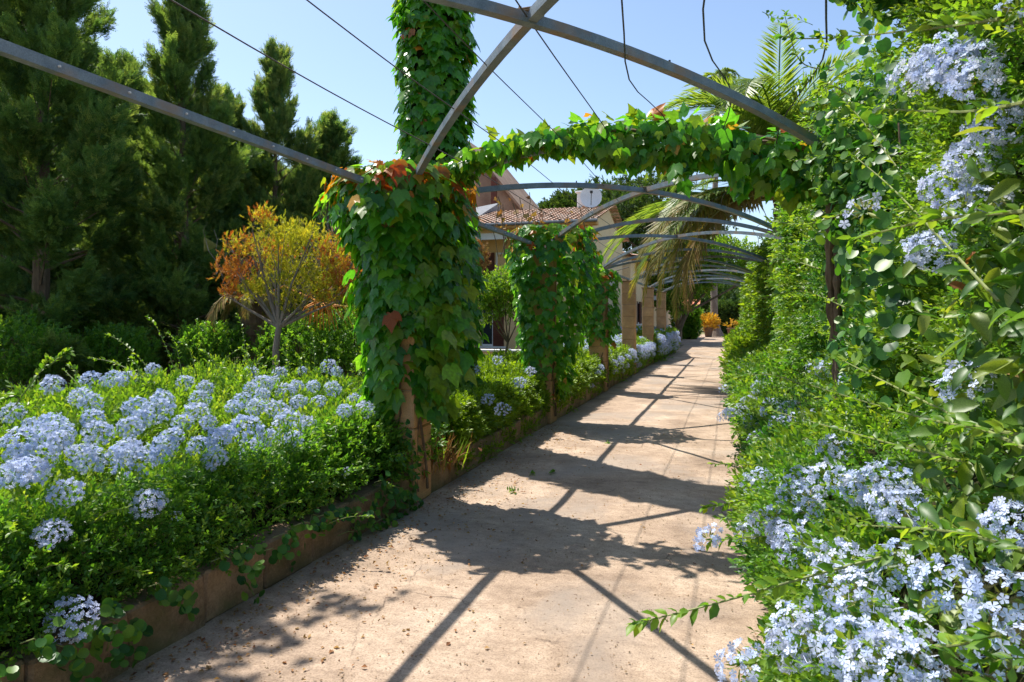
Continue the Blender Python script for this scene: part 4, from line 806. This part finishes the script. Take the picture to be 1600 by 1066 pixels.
# dry thicket behind the golden tree
t = thing('dry_thicket', W_(450, 345, 12.5)[:2]+(0,), 'tangle of bare greyish twigs behind the top of the golden tree', 'dry shrub'); q = MB(); bx, by = W_(450, 345, 12.5)[:2]
for i in range(150):
    x = bx+random.uniform(-1.3, 1.5); p = Vector((x, by+random.uniform(-.4, .4), random.uniform(1.8, 2.6))); pts = [p]
    for k in range(5): pts.append(pts[-1]+Vector((random.uniform(-.22, .22), random.uniform(-.1, .1), random.uniform(.02, .28))))
    q.tube(pts, [.012, .010, .008, .006, .004, .003], 4)
q.tube([(bx, by, 0), (bx, by, 2.2)], .06, 6); [q.tube([(bx, by, 1.2), (bx+dx, by, 2.2)], .03, 5) for dx in (-1, -.5, .5, 1)]; q.obj('twig_tangle', M['greybark'], t)
# small date palm with orange fruit strands
def frond_curve(L_, el, droop, n=16):
    pts = []; p = Vector((0, 0, 0)); a = el
    for i in range(n+1): pts.append(p.copy()); p = p+Vector((0, math.cos(a), math.sin(a)))*(L_/n); a -= droop/n*(1+.8*i/n)
    return pts
def frond_mesh(name, L_, el, droop, mat, leaf=.45, n=44, hang=.0, w=.035, seed=0, stemmat='palm'):
    g = np.random.default_rng(seed); pts = frond_curve(L_, el, droop); B = MB(); B.tube(pts, [.022*(1-.8*i/16)+.003 for i in range(17)], 5)
    P = []; A = []; Nn = []; sc = []
    for i in range(n):
        f = .14+.86*i/n; j = min(int(f*16), 15); p = pts[j].lerp(pts[j+1], f*16-j); d = (pts[j+1]-pts[j]).normalized(); up = Vector((1, 0, 0)).cross(d); ll = leaf*math.sin(math.pi*(.12+.84*f))**.7
        for sd_ in (-1, 1):
            P.append(tuple(p)); q = Vector((sd_*.9, 0, 0))+d*(.75+.5*f)+up*(.35)*(1-hang)+Vector((0, 0, -1.3*hang))+Vector(tuple(g.normal(size=3)*.09)); A.append(tuple(q)); Nn.append(tuple(up+Vector((sd_*-.4, 0, 0)))); sc.append(ll*(.85+.3*g.random()))
    V, F, t = scatter(T_diamond(w/leaf*1.6, .01), np.array(P), np.array(A), np.array(Nn), np.array(sc)); tri = []
    for f in B.f: tri += [(f[0], f[i], f[i+1]) for i in range(1, len(f)-1)]
    b = len(V); V = np.concatenate([V, np.array(B.v)]); F = np.concatenate([F, np.array(tri)+b]); t = np.concatenate([t*.9, np.full(len(B.v), .3)]); return mesh_np(name, V, F, M[mat], t)
def put_frond(t, me, c, az, tilt=0, s=1, name='frond'): return place(name, me, t, Matrix.Translation(c) @ Matrix.Rotation(az, 4, 'Z') @ Matrix.Rotation(tilt, 4, 'X') @ Matrix.Diagonal((s, s, s, 1)))
x, y = W_(392, 480, 12.5)[:2]
t = thing('small_palm', (x, y, 0), 'small palm trunk with dead fan leaves and orange fruit strands behind the golden tree', 'palm')
q = MB(); q.tube([(x+.03*math.sin(z*5), y, z) for z in np.linspace(0, 1.9, 20)], [.15+.03*(i % 2) for i in range(20)], 9); q.obj('trunk', M['bark'], t)
FD = frond_mesh('dead_frond', 1.3, .5, 2.2, 'drypalm', .3, 26, .7, seed=5)
for k in range(9): put_frond(t, FD, (x, y, 1.9), k*.7+.2, random.uniform(-.3, .3), random.uniform(.7, 1.1))
q = MB(); fx, fy = W_(500, 480, 11.6)[:2]
for k in range(46):
    dx = random.gauss(0, .16); dy = random.gauss(0, .12); q.tube([(fx+dx*.3, fy+dy*.3, 1.85+random.uniform(-.03, .05)), (fx+dx, fy+dy, 1.78), (fx+dx*1.5, fy+dy*1.3, 1.78-random.uniform(.15, .42))], [.012, .010, .005], 4)
q.tube([(x, y, 1.9), (x+(fx-x)*.5, y+(fy-y)*.5, 2.15), (fx, fy, 1.86)], .02, 5); q.obj('fruit_strand', M['fruit'], t)
q = MB(); px0 = Vector(W_(318, 382, 13)); 
for k in range(12): q.add([px0+Vector((.38, 0, -.05)), px0+Vector((0, 0, -.14+k*.024)), px0+Vector((0, .02, -.12+k*.024))], [(0, 1, 2)])
fo = q.obj('dead_fan_leaf', M['drypalm'], t)
# understory behind the bed
def bush(px, py, zc, r, label, mt='far', n=1600, ls=.2, cat='shrub', grp='dark shrubs behind the bed', T=SP_FAR, flat=.8):
    c = Vector(W_(px, py, zc)); t = thing('shrub', (c.x, c.y, 0), label, cat, grp)
    d = norm(rv(n)); P = np.array(tuple(c))+d*(r*(.55+.5*rng.random(n)))[:, None]*np.array([1.15, 1, flat]); P = P[P[:, 2] > .02]; k = len(P)
    cloud('foliage', t, M[mt], T, P, norm(rv(k))*.6+np.array([0, 0, .7]), rv(k)*.4+np.array([0, 0, 1]), ls*(.7+.6*rng.random(k)))
    q = MB()
    for i in range(7): q.tube([(c.x, c.y, 0), (c.x+random.uniform(-.4, .4)*r, c.y+random.uniform(-.4, .4)*r, c.z+random.uniform(-.2, .6)*r)], [.03, .008], 5)
    q.obj('stem', M['bark'], t); return t
for a in [(30, 560, 11, .7, 'low shrub behind the far left of the flower bed'), (185, 555, 12.5, .6, 'low shrub under the second conifer'), (330, 550, 12, .55, 'low shrub just left of the golden tree trunk'), (475, 550, 12, .75, 'low shrub under the orange fruit strands'), (555, 540, 12.5, .8, 'low shrub left of the ivy pillar'), (110, 530, 15, .9, 'green shrub below the corner conifer')]:
    bush(*a, mt='plum_dark', T=SP_MID, ls=.17, n=1100)
# lawn tufts between bed and shrubs
n = 9000; X = -10+8*rng.random(n); Y = 6.5+8*rng.random(n); X = X*.7-3.4; P = np.stack([X, Y, X*0+.10], -1); o = cloud('grass', None, M['lime'], T_diamond(.12, .01), P, rv(n)*.4+np.array([0, 0, 1]), rv(n), .08+.12*rng.random(n)); 
# ------------------------------------------------------------------ houses
def wall_y(B, y, x0, x1, z0, z1, holes, th=.25, s=1):
    xs = sorted({x0, x1, *[h[0] for h in holes], *[h[1] for h in holes]}); 
    for a, b in zip(xs[:-1], xs[1:]):
        zs = [(h[2], h[3]) for h in holes if h[0] <= a and h[1] >= b]; zs.sort(); z = z0
        for p, q in zs:
            if p > z: B.box(a, b, y, y+th, z, p)
            z = q
        if z1 > z: B.box(a, b, y, y+th, z, z1)
def wall_x(B, x, y0, y1, z0, z1, holes, th=.25):
    ys = sorted({y0, y1, *[h[0] for h in holes], *[h[1] for h in holes]})
    for a, b in zip(ys[:-1], ys[1:]):
        zs = [(h[2], h[3]) for h in holes if h[0] <= a and h[1] >= b]; zs.sort(); z = z0
        for p, q in zs:
            if p > z: B.box(x-th, x, a, b, z, p)
            z = q
        if z1 > z: B.box(x-th, x, a, b, z, z1)
def tiles(x0, x1, ye, ze, yr, zr, mat, parent, dx=.21, dc=.33, along='x'):
    """barrel tiled slope from eave (ye,ze) to ridge (yr,zr), courses stepped"""
    L_ = math.hypot(yr-ye, zr-ze); nc = max(2, int(L_/dc)); nx = int((x1-x0)/dx)*4; xs = np.linspace(x0, x1, nx+1); wv = .045*np.abs(np.sin(np.pi*(xs-x0)/dx/1.0*1.0)); V = []; F = []
    nrm = np.array([-(zr-ze), (yr-ye)])/L_
    if nrm[1] < 0: nrm = -nrm
    for c in range(nc):
        for e, (u, lift) in enumerate(((c/nc, .05), ((c+1.08)/nc, .012))):
            u = min(u, 1.0); y = ye+(yr-ye)*u; z = ze+(zr-ze)*u
            for k, x in enumerate(xs):
                h = wv[k]+lift+.004*math.sin(k*12.9+c*7.7); V.append((x, y+nrm[0]*h, z+nrm[1]*h) if along == 'x' else (y+nrm[0]*h, x, z+nrm[1]*h))
        b = c*2*(nx+1); F += [(b+k, b+k+1, b+nx+1+k+1, b+nx+1+k) for k in range(nx)]
    o = link('roof_tiles', mesh_np('roof_tiles', np.array(V), np.array(F), mat), parent, True, 'stuff'); return o
HX, HY, ZE, ZR = -5.06, 25.7, 5.25, 6.3
t = thing('house', (-10, HY, 0), 'ochre two storey house with barrel tiled roof behind the ivy pillars', 'house')
B = MB(); holes = [(-12.9, -7.2, 2.75, 4.95), (-9.6, -8.3, .45, 2.15)]
wall_y(B, HY, -17, HX, .0, ZE-.05, [(-10.9, -7.2, 2.75, 4.85), (-9.55, -8.6, .45, 2.15)]); B.obj('front_wall', M['yellow'], t)
B = MB(); B.box(-10.9, -7.2, HY+1.2, HY+1.4, 2.7, 4.9); B.box(-10.9, -7.2, HY+.26, HY+1.2, 2.62, 2.74); B.box(-11.1, -10.9, HY+.26, HY+1.4, 2.7, 4.9); B.box(-7.2, -7.0, HY+.26, HY+1.4, 2.7, 4.9); B.box(-10.9, -7.2, HY+.26, HY+1.4, 4.87, 4.94); B.obj('loggia_wall', M['yellow'], t)
B = MB(); wall_x(B, HX, HY+.26, HY+7.6, 0, ZE-.05, []); B.add([(HX-.25, HY, ZE-.05), (HX-.25, HY+7.6, ZE-.05), (HX-.25, HY+3.8, ZR-.05), (HX, HY, ZE-.05), (HX, HY+7.6, ZE-.05), (HX, HY+3.8, ZR-.05)], [(0, 2, 1), (3, 4, 5), (0, 3, 5, 2), (2, 5, 4, 1)]); B.obj('gable_wall', M['cream'], t)
tiles(-17, HX+.3, HY-.45, ZE, HY+3.8, ZR+.1, M['tile'], t); tiles(-17, HX+.3, HY+8.0, ZE, HY+3.8, ZR+.1, M['tile'], t)
B = MB(); B.box(-17, HX+.25, HY-.42, HY-.003, ZE-.16, ZE-.02); B.obj('soffit', M['orange'], t); B = MB(); B.tube([(-17, HY-.5, ZE-.02), (HX+.3, HY-.5, ZE-.02)], .06, 8); B.obj('gutter', M['slate'], t)
B = MB(); B.box(-17, -6.9, HY-.08, HY-.004, ZE-.55, ZE-.30); B.obj('white_fascia', M['white'], t)
B = MB(); B.box(-10.12, -9.97, HY-.30, HY-.15, 2.75, 4.9); B.obj('white_post', M['white'], t); B = MB(); B.box(-11, -7.1, HY-.35, HY-.003, 2.60, 2.74); B.obj('balcony_slab', M['white'], t)
def window(parent, x0, x1, y, z0, z1, fr='white', shut=None, axis='y'):
    fw = .08
    def bx(B, a, b, d0, d1, c, d):
        if axis == 'y': B.box(a, b, y+d0, y+d1, c, d)
        else: B.box(y-d1, y-d0, a, b, c, d)
    B = MB(); bx(B, x0, x0+fw, -.03, .06, z0, z1); bx(B, x1-fw, x1, -.03, .06, z0, z1); bx(B, x0+fw, x1-fw, -.03, .06, z1-fw, z1); bx(B, x0+fw, x1-fw, -.03, .06, z0, z0+fw); m = (x0+x1)/2; bx(B, m-.03, m+.03, -.02, .05, z0+fw, z1-fw); w = B.obj('window', M[fr], parent)
    B = MB(); bx(B, x0+fw, x1-fw, .01, .03, z0+fw, z1-fw); B.obj('pane', M['glass'], w)
    if shut:
        for s0, s1 in shut:
            B = MB(); bx(B, s0, s1, -.08, -.035, z0, z1); nl = int((z1-z0)/.09)
            for k in range(nl): bx(B, s0+.05, s1-.05, -.10, -.08, z0+.04+k*.09, z0+.08+k*.09)
            B.obj('shutter', M['brown'], w)
    B = MB(); bx(B, x0-.1, x1+.1, -.14, -.002, z0-.08, z0-.003) ; B.obj('sill', M['white'], w)
window(t, -9.35, -7.7, HY+1.2, 3.05, 4.3, shut=[(-9.9, -9.4)]); window(t, -9.6, -8.55, HY+.05, .45, 2.2, shut=[(-9.05, -8.6)])
B = MB(); [B.box(x, x+.22, HY-.06, HY-.003, .2, 2.6) for x in (-11.4, -10.6, -9.95)]; B.obj('pilaster', M['yellow'], t)
B = MB(); B.cbox(HX-1.35, HX-.75, HY+3.5, HY+4.1, ZR-.15, ZR+.72, .02); B.cbox(HX-1.42, HX-.68, HY+3.43, HY+4.17, ZR+.72, ZR+.80, .02); B.obj('chimney', M['white'], t)
dsh = thing('satellite_dish', (HX-.62, HY+2.9, ZR+.2), 'white satellite dish on the roof at the right end of the tiled house', 'satellite dish'); c = Vector((HX-.6, HY+2.8, ZR+.35)); dr = Vector((.25, -1, .35)).normalized(); a = dr.cross(Vector((0, 0, 1))).normalized(); b = a.cross(dr); B = MB(); V = [c]; 
for r_ in (.18, .34, .46):
    for k in range(18): th = k*math.pi/9; V.append(c+(a*math.cos(th)+b*math.sin(th)*1.1)*r_+dr*(r_*r_*.45))
F = [(0, 1+k, 1+(k+1) % 18) for k in range(18)]+[(1+r_*18+k, 1+r_*18+(k+1) % 18, 1+(r_+1)*18+(k+1) % 18, 1+(r_+1)*18+k) for r_ in range(2) for k in range(18)]; B.add(V, F); B.obj('dish', M['white'], dsh)
B = MB(); B.tube([c-b*.4, c+dr*.5], .015, 5); B.box(*[v for k in range(3) for v in ((c+dr*.5)[k]-.05, (c+dr*.5)[k]+.05)]); B.obj('feed_arm', M['dark'], dsh); B = MB(); B.tube([c+Vector((0, .05, 0)), c+Vector((0, .15, -.55))], .03, 6); B.obj('mast', M['dark'], dsh)
# wing beside the path
WX = -4.75
t = thing('house', (WX-3, 45, 0), 'long cream wing of the house beside the path behind the bare pillars', 'house'); B = MB()
wh = [(36.2, 38.6, 1.25, 2.45), (41.5, 43.5, 1.25, 2.45), (48, 50, 1.25, 2.45)]; wall_x(B, WX, 34, 58, 0, 4.6, wh); wall_y(B, 33.9, -12, WX, 0, 4.6, [], .098); B.obj('wall', M['cream'], t)
for a, b, c, d in wh: window(t, a, b, WX-.12, c, d, shut=[(a-.02, a+.75), (b-.75, b+.02)], axis='x')
B = MB(); B.box(WX+.003, WX+.06, 34, 57.9, .0, 1.0); B.obj('white_plinth', M['white'], t); tiles(33.7, 58.2, WX+.35, 4.6, WX-3.6, 5.5, M['tile'], t, along='y')
B = MB(); B.box(WX-.02, WX+.34, 33.8, 58.1, 4.48, 4.57); B.obj('eaves', M['orange'], t); B = MB(); B.box(WX-.3, WX+.08, 58.0, 58.3, 0, 4.4); B.obj('white_corner', M['white'], t)
for k, (px, py, zc) in enumerate(((953, 438, 20), (1022, 462, 31))):
    p = ray(px, py, zc); t = thing('wall_lantern', tuple(p), ['grey glazed lantern just left of the first bare pillar top', 'small grey glazed lantern between the farther bare pillars'][k], 'lantern', 'lanterns on the pillars'); B = MB(); a, h = .20, .22
    for sx in (-1, 1):
        for sy in (-1, 1): B.box(p.x+sx*a-.015, p.x+sx*a+.015, p.y+sy*a-.015, p.y+sy*a+.015, p.z-h, p.z+h)
    for z in (-h, 0, h): B.box(p.x-a-.02, p.x+a+.02, p.y-a-.02, p.y+a+.02, p.z+z-.012, p.z+z+.012)
    B.tube([(p.x, p.y, p.z+h), (XL, PY[4+2*k]-.1 if k == 0 else p.y, p.z+h+.1)], .012, 5); B.obj('frame', M['dark'], t); B = MB(); B.box(p.x-a+.01, p.x+a-.01, p.y-a+.01, p.y+a-.01, p.z-h+.02, p.z-.014); B.obj('glass', M['lamp'], t)
# old plaster building behind
t = thing('house', tuple(ray(745, 300, 36))[:2]+(0,), 'old brown plaster building with steep gable behind the tiled roof', 'house'); B = MB(); zc = 36
p0 = ray(640, 330, zc); pr = ray(728, 222, zc); pe = ray(812, 324, zc); yb = pe.y+6
F5 = [(p0.x, p0.y, 0), (pe.x, pe.y, 0), (pe.x, pe.y, pe.z), (pr.x, pr.y, pr.z), (p0.x, p0.y, p0.z)]; V = F5+[(x, y+6, z) for x, y, z in F5]; B.add(V, [(0, 1, 2, 3, 4), (9, 8, 7, 6, 5), (1, 6, 7, 2), (2, 7, 8, 3), (3, 8, 9, 4), (0, 4, 9, 5)]); B.obj('wall', M['plaster'], t)
B = MB(); d = Vector((pe.x-pr.x, 0, pe.z-pr.z)); up = Vector((-d.z, 0, d.x)).normalized()*.12; B.add([Vector((pr.x, pr.y-.3, pr.z)), Vector((pe.x, pe.y-.3, pe.z))+d*.06, Vector((pe.x, pe.y+6, pe.z))+d*.06, Vector((pr.x, pr.y+6, pr.z))]+[v+up for v in (Vector((pr.x, pr.y-.3, pr.z)), Vector((pe.x, pe.y-.3, pe.z))+d*.06, Vector((pe.x, pe.y+6, pe.z))+d*.06, Vector((pr.x, pr.y+6, pr.z)))], [(0, 1, 2, 3), (4, 7, 6, 5), (0, 4, 5, 1), (1, 5, 6, 2), (2, 6, 7, 3), (3, 7, 4, 0)]); B.obj('roof', M['plaster'], t)
p = ray(773, 308, 35.6); B = MB(); B.box(p.x-.14, p.x+.14, p.y-.2, p.y-.02, p.z-1, p.z+1.0); B.obj('downpipe', M['brown'], t)
p = ray(735, 335, 31); t = thing('lean_to_roof', (p.x, p.y, 0), 'small grey slate roof rising between the tiled roof and the old building', 'roof'); B = MB(); B.add([(p.x-2, p.y-1.5, 5.7), (p.x+.9, p.y-1.5, 5.9), (p.x+.9, p.y+1.5, 7.0), (p.x-2, p.y+1.5, 6.6), (p.x-2, p.y-1.5, 5.5), (p.x+.9, p.y-1.5, 5.7), (p.x+.9, p.y+1.5, 5.5), (p.x-2, p.y+1.5, 5.5)], [(0, 1, 2, 3), (4, 5, 1, 0), (5, 6, 2, 1), (6, 7, 3, 2), (7, 4, 0, 3)]); B.obj('slab', M['slate'], t)
# red roofed house at the end
p = ray(1078, 480, 75); t = thing('house', (p.x, p.y, 0), 'far small house with red tiled roof at the end of the path', 'house'); B = MB(); B.box(p.x-5, p.x+.8, p.y, p.y+6, 0, 2.4); B.obj('wall', M['white'], t)
tiles(p.x-5.2, p.x+1.0, p.y-.4, 2.4, p.y+3, 3.6, M['redtile'], t, .5, .8)
# low garden wall before the house
t = thing('garden_wall', (-8, 18.5, 0), 'low pale garden border wall in front of the house', 'garden wall'); B = MB(); B.cbox(-12, -5.4, 18.4, 18.6, 0, .62, .02); B.obj('wall', M['cream'], t); B = MB(); B.cbox(-12.05, -5.35, 18.35, 18.65, .62, .68, .01); B.obj('coping', M['white'], t)
t = thing('metal_gate', (-5.2, 18, 0), 'dark thin metal railing post between the two ivy pillars', 'railing'); B = MB(); B.box(-5.3, -5.26, 18, 18.04, 0, 1.55); B.box(-5.26, -3.9, 18, 18.04, 1.5, 1.54); B.box(-3.94, -3.9, 18, 18.04, 0, 1.5); B.obj('frame', M['dark'], t)
# ------------------------------------------------------------------ trees near the houses
zc = 13.5; b = W_(783, 560, zc); tree('citrus_tree', 'small citrus tree with slanting trunk before the ochre house', 'small tree', (b[0], b[1], .1), 1.0, (.14, 0, 0), [(W_(775,455,zc), .38), (W_(800,445,zc), .36), (W_(755,460,zc), .3), (W_(790,475,zc), .34), (W_(820,460,zc), .32), (W_(770,490,zc), .22)], 'plum', 1500, .16, SP_MID, .035, nb=9)
zc = 15; bush(737, 405, zc, .34, 'orange dry creeper hanging on the house post', 'dry', 500, .12, 'dry creeper', 'creepers at the house', SP_FAR, 1.1)
zc = 42; b = W_(1050, 500, zc); tree('leaning_tree', 'broadleaf tree with leaning trunk at the far end of the pergola', 'tree', (b[0], b[1], 0), 1.9, (.9, 0, 0), [(W_(1040,440,zc), 1.6), (W_(1080,428,zc), 1.4), (W_(1060,465,zc), 1.0), (W_(1010,445,zc), 1.5), (W_(980,430,zc), 1.5), (W_(1095,425,zc), 1.2), (W_(1125,412,zc), 1.0), (W_(1160,415,zc), 1.1), (W_(1190,420,zc), 1.1), (W_(1140,400,zc), 1.2), (W_(1080,395,zc), 1.3)], 'plum', 4600, .45, SP_FAR, .22, nb=14)
for (px, py, zc, r, lab) in ((1010, 318, 42, 2.6, 'dark green tree behind the satellite dish'), (955, 300, 46, 2.2, 'tree top above the right end of the tiled roof'), (880, 320, 44, 1.1, 'small tree tip over the middle of the tiled roof'), (1060, 330, 46, 2.6, 'broad tree behind the palm fronds')):
    b = W_(px, py, zc); tree('background_tree', lab, 'tree', (b[0], b[1], 0), b[2]-r*1.3, (0, 0, 0), [((b[0]+random.uniform(-.7, .7)*r, b[1]+random.uniform(-.4, .4)*r, b[2]+random.uniform(-.8, .3)*r), r*.6) for _ in range(6)], 'far', 1700, .55, SP_FAR, .25, nb=10, grp='trees behind the house')
# palm with fronds over the path
c = Vector((1.0, 16.4, 4.85))
t = thing('date_palm', (1.15, 16.6, 0), 'date palm rising from the right hedge, dry fronds hanging over the path', 'palm'); q = MB(); q.tube([(1.15, 16.6, z) for z in np.linspace(0, 4.5, 36)], [.24+.03*(i % 2) for i in range(36)], 10); q.obj('trunk', M['bark'], t)
FG = [frond_mesh('frond', 3.4, 1.15, 1.7, 'palm', .62, 95, .22, .028, 1), frond_mesh('frond', 3.2, .8, 1.6, 'palm', .6, 95, .25, .028, 2), frond_mesh('frond', 3.5, 1.35, 1.4, 'palm', .58, 95, .2, .028, 3)]
FO = [frond_mesh('dry_frond', 3.9, .22, 1.0, 'olivepalm', .62, 95, .30, .026, 4), frond_mesh('dry_frond', 3.8, .15, 1.25, 'olivepalm', .58, 90, .5, .026, 6), frond_mesh('dry_frond', 3.6, .3, 1.5, 'drypalm', .6, 80, .7, .03, 7), frond_mesh('dry_frond', 3.9, .30, 1.05, 'palm', .6, 90, .25, .026, 8)]
for k in range(34): put_frond(t, FG[k % 3], c+Vector((0, 0, .1)), k*2.4, random.uniform(-.1, .2), random.uniform(.95, 1.2))
for az, tl, s in ((1.5, .1, 1.0), (1.75, .15, 1.0), (1.3, .0, .95), (1.55, .0, .95)): put_frond(t, FG[1], c, az, tl, s)
for k in range(26): put_frond(t, FO[k % 4], c-Vector((0, 0, .6)), random.uniform(.95, 2.5), random.uniform(-.22, .10), random.uniform(.9, 1.2), 'dry_frond')
# end of path: palm trunk, pots, dark hedge
p = ray(1118, 520, 57); zp = 21.5; t = thing('palm_tree', (p.x, p.y, 0), 'very tall slender palm with swollen foot at the end of the path', 'palm'); q = MB(); q.tube([(p.x+.1, p.y, 0), (p.x+.05, p.y, .5), (p.x-.1, p.y, 1.4), (p.x-.15, p.y, 7.5), (p.x+.2, p.y, zp)], [.62, .42, .30, .27, .16], 12); q.obj('trunk', M['greybark'], t)
FF = frond_mesh('frond', 2.4, .8, 1.9, 'palm', .7, 34, .2, .08, 9)
for k in range(30): put_frond(t, FF, Vector((p.x+.2, p.y, zp)), k*2.4, random.uniform(-.9, .5), random.uniform(.7, 1))
def pot(px, zc, r, lab, h, rr, n):
    p = ray(px, 520, zc); t = thing('potted_croton', (p.x, p.y, 0), lab, 'potted plant', 'pots at the end of the path'); q = MB(); q.tube([(p.x, p.y, 0), (p.x, p.y, h*.9), (p.x, p.y, h*.9), (p.x, p.y, h)], [r*.7, r, r*1.1, r*1.1], 14); q.obj('pot', M['terra'], t)
    P = np.array([p.x, p.y, h+rr*.55])+norm(rv(n))*(rr*(.4+.6*rng.random(n)))[:, None]*np.array([1.1, 1.1, .8]); P[:, 2] = np.maximum(P[:, 2], h*.8); cloud('leaves', t, M['croton'], SP_FAR, P, (P-np.array([p.x, p.y, h]))+rv(n)*.2, rv(n)+np.array([0, 0, 1]), .3)
pot(1107, 55.5, .38, 'dark pot with bright yellow orange plant at the end of the path', .8, .72, 420); pot(1144, 54, .4, 'dark pot with sparse orange leaves beside the right hedge end', .75, .4, 30)
def block_hedge(x0, x1, y0, y1, z, lab, mt='far', n=2200, s=.6):
    t = thing('clipped_hedge', ((x0+x1)/2, (y0+y1)/2, 0), lab, 'hedge', 'hedges at the end of the path'); B = MB(); B.box(x0+.3, x1-.3, y0+.3, y1, 0, z-.3); B.obj('branch_core', M['core'], t)
    P = np.stack([x0+(x1-x0)*rng.random(n), np.where(rng.random(n) < .7, y0, y0+(y1-y0)*rng.random(n))+.2*rng.random(n), z*rng.random(n)], -1); m = P[:, 1] > y0+.3; P[m, 2] = z-.2*rng.random(m.sum()); P[:, 2] += .15*nz(P[:, 0], P[:, 1], 0, 1.5, 9); P[:, 2] = np.maximum(P[:, 2], 0.05)
    cloud('foliage', t, M[mt], SP_FAR, P, rv(n)*.5+np.array([0, -.5, .7]), rv(n)*.4+np.array([0, -.3, 1]), s)
block_hedge(-1.6, 9, 62, 65, 2.6, 'long dark hedge closing the end of the path'); p = ray(1070, 500, 50); block_hedge(p.x-.9, p.x+1.1, p.y, p.y+2.2, 2.1, 'rounded green bush at the left end of the path', 'plum_dark', 900, .4)
for px, py, zc, r, lab in ((1130, 470, 80, 4, 'far dark tree behind the end hedge'), (1180, 440, 70, 4.5, 'far tree behind the right hedge'), (1110, 455, 95, 3, 'farthest tree crown over the end hedge')): 
    b = W_(px, py, zc); tree('background_tree', lab, 'tree', (b[0], b[1], 0), 2.5, (0, 0, 0), [((b[0]+random.uniform(-.8, .8)*r, b[1]+random.uniform(-.4, .4)*r, b[2]+random.uniform(-.6, .3)*r), r*.6) for _ in range(6)], 'far', 1200, 1.0, SP_FAR, .3, nb=8, grp='trees beyond the path')
# far tree line so that no bare horizon shows
n = 7000; X = -90+200*rng.random(n); Y = 110+12*rng.random(n); Z = (3.0+1.6*nz(X, 0, 0, .15, 3))*rng.random(n)**.6; keep = np.abs(X+2) > 1.2; P = np.stack([X, Y, np.maximum(Z, .1)], -1)[keep]; n = len(P); o = cloud('distant_woods', None, M['far'], SP_FAR, P, rv(n)*.5+np.array([0, 0, .6]), rv(n)+np.array([0, -1, 1]), 1.6)
t = tree('shade_tree', 'tree left of the flower bed whose long bough reaches over it and dapples the path', 'tree', (-10.2, 2.6, 0), 4.2, (.3, 0, 0), [((-10, 2.8, 6.2), 1.1), ((-9.2, 3.2, 6.6), .9), ((-10.8, 2.2, 5.8), 1.0)], 'plum', 1500, .22, SP_MID, .16, nb=9)
q = MB(); q.tube([(-9.9, 2.6, 4.2), (-8.2, 3.3, 5.5), (-6.6, 4.0, 5.9), (-5.2, 4.5, 5.9)], [.07, .05, .03, .012], 6); LB = []
for k in range(15):
    a = Vector((-6.0, 4.2, 5.9)).lerp(Vector((-5.1, 4.6, 5.9)), random.random()); e = a+Vector((random.uniform(-.15, .55), random.uniform(-1.15, .85), random.uniform(-.3, .25))); q.tube([a, e], [.008, .003], 4)
    for j in range(15): LB.append(tuple(a.lerp(e, random.uniform(.35, 1.05))+Vector([random.gauss(0, .07) for _ in range(3)])))
q.obj('bough', M['greybark'], t); P = np.array(LB); n = len(P); cloud('bough_leaves', t, M['ivy'], IVY, P, rv(n)+np.array([0, 0, -.5]), rv(n)*.6+np.array([0, 0, 1]), .07+.06*rng.random(n))
# ------------------------------------------------------------------ litter and weeds on the path
n = 2200; X = -2.55+.34*rng.exponential(size=n); Y = .8+9*rng.random(n)**1.3; m = X < .4; X, Y = X[m], Y[m]; n = len(X); o = cloud('fallen_leaves', None, M['dry'], [T_small(.6, .25)], np.stack([X, Y, X*0+.012], -1), rv(n)*np.array([1, 1, .1]), rv(n)*.3+np.array([0, 0, 1]), .012+.024*rng.random(n)**2)
n = 260; X = -2.2+2.5*rng.random(n); Y = 1+14*rng.random(n)**1.5; cloud('fallen_petals', None, M['dry'], [T_small(.8, .2)], np.stack([X, Y, X*0+.012], -1), rv(n)*np.array([1, 1, .1]), rv(n)*.3+np.array([0, 0, 1]), .012+.016*rng.random(n))
for i, (px, py, lab) in enumerate(((800, 770, 'tiny green weed growing from a path crack, nearest one'), (832, 742, 'tiny weed seedling at the shadow edge on the path'), (862, 740, 'tiny weed tuft right of the seedling on the path'), (950, 693, 'low weed in the path crack by the second pillar shadow'))):
    zc = 1.6*1067/(py-496); p = ray(px, py, zc); t = thing('path_weed', (p.x, p.y, 0), lab, 'weed', 'weeds in the path cracks'); n = 16; P = np.tile([p.x, p.y, .008], (n, 1))+rng.normal(size=(n, 3))*np.array([.02, .02, 0]); V, F, tt = scatter(T_leaf(.4), P, rv(n)+np.array([0, 0, .9]), rv(n)*.3+np.array([0, 0, 1]), .05*(.5+.7*rng.random(n))); link('leaves', mesh_np('leaves', V, F, M['plum_dark'], tt), t, True, 'stuff')
n = 7000; X = -2.5+3.0*rng.random(n); Y = .9+9*rng.random(n)**1.4; V, F, tt = scatter((np.array([(0,.5,0), (-.5,-.4,0), (.5,-.4,0), (0,0,.6)]), np.array([(0,1,3), (1,2,3), (2,0,3)])), np.stack([X, Y, X*0+.006], -1), rv(n)*np.array([1, 1, 0]), np.tile([0., 0, 1], (n, 1)), .004+.010*rng.random(n)**3); o = link('gravel_grit', mesh_np('gravel_grit', V, F, M['kerb'], tt)); o['kind'] = 'stuff'
# grass fringe along the hedge foot
n = 2600; Y = 2+26*rng.random(n)**1.2; X = .40+.35*rng.random(n)+.06*nz(Y, 0, 0, 2, 3); cloud('verge_grass', None, M['lime'], T_diamond(.10, .01), np.stack([X, Y, X*0+.01], -1), rv(n)*.5+np.array([-.2, 0, .8]), rv(n), .06+.08*rng.random(n))
tot = sum(sum(len(p.vertices)-2 for p in m.polygons) if len(m.polygons) < 3000 else len(m.polygons) for m in bpy.data.meshes); print('TRIS', tot, 'OBJ', len(bpy.data.objects))
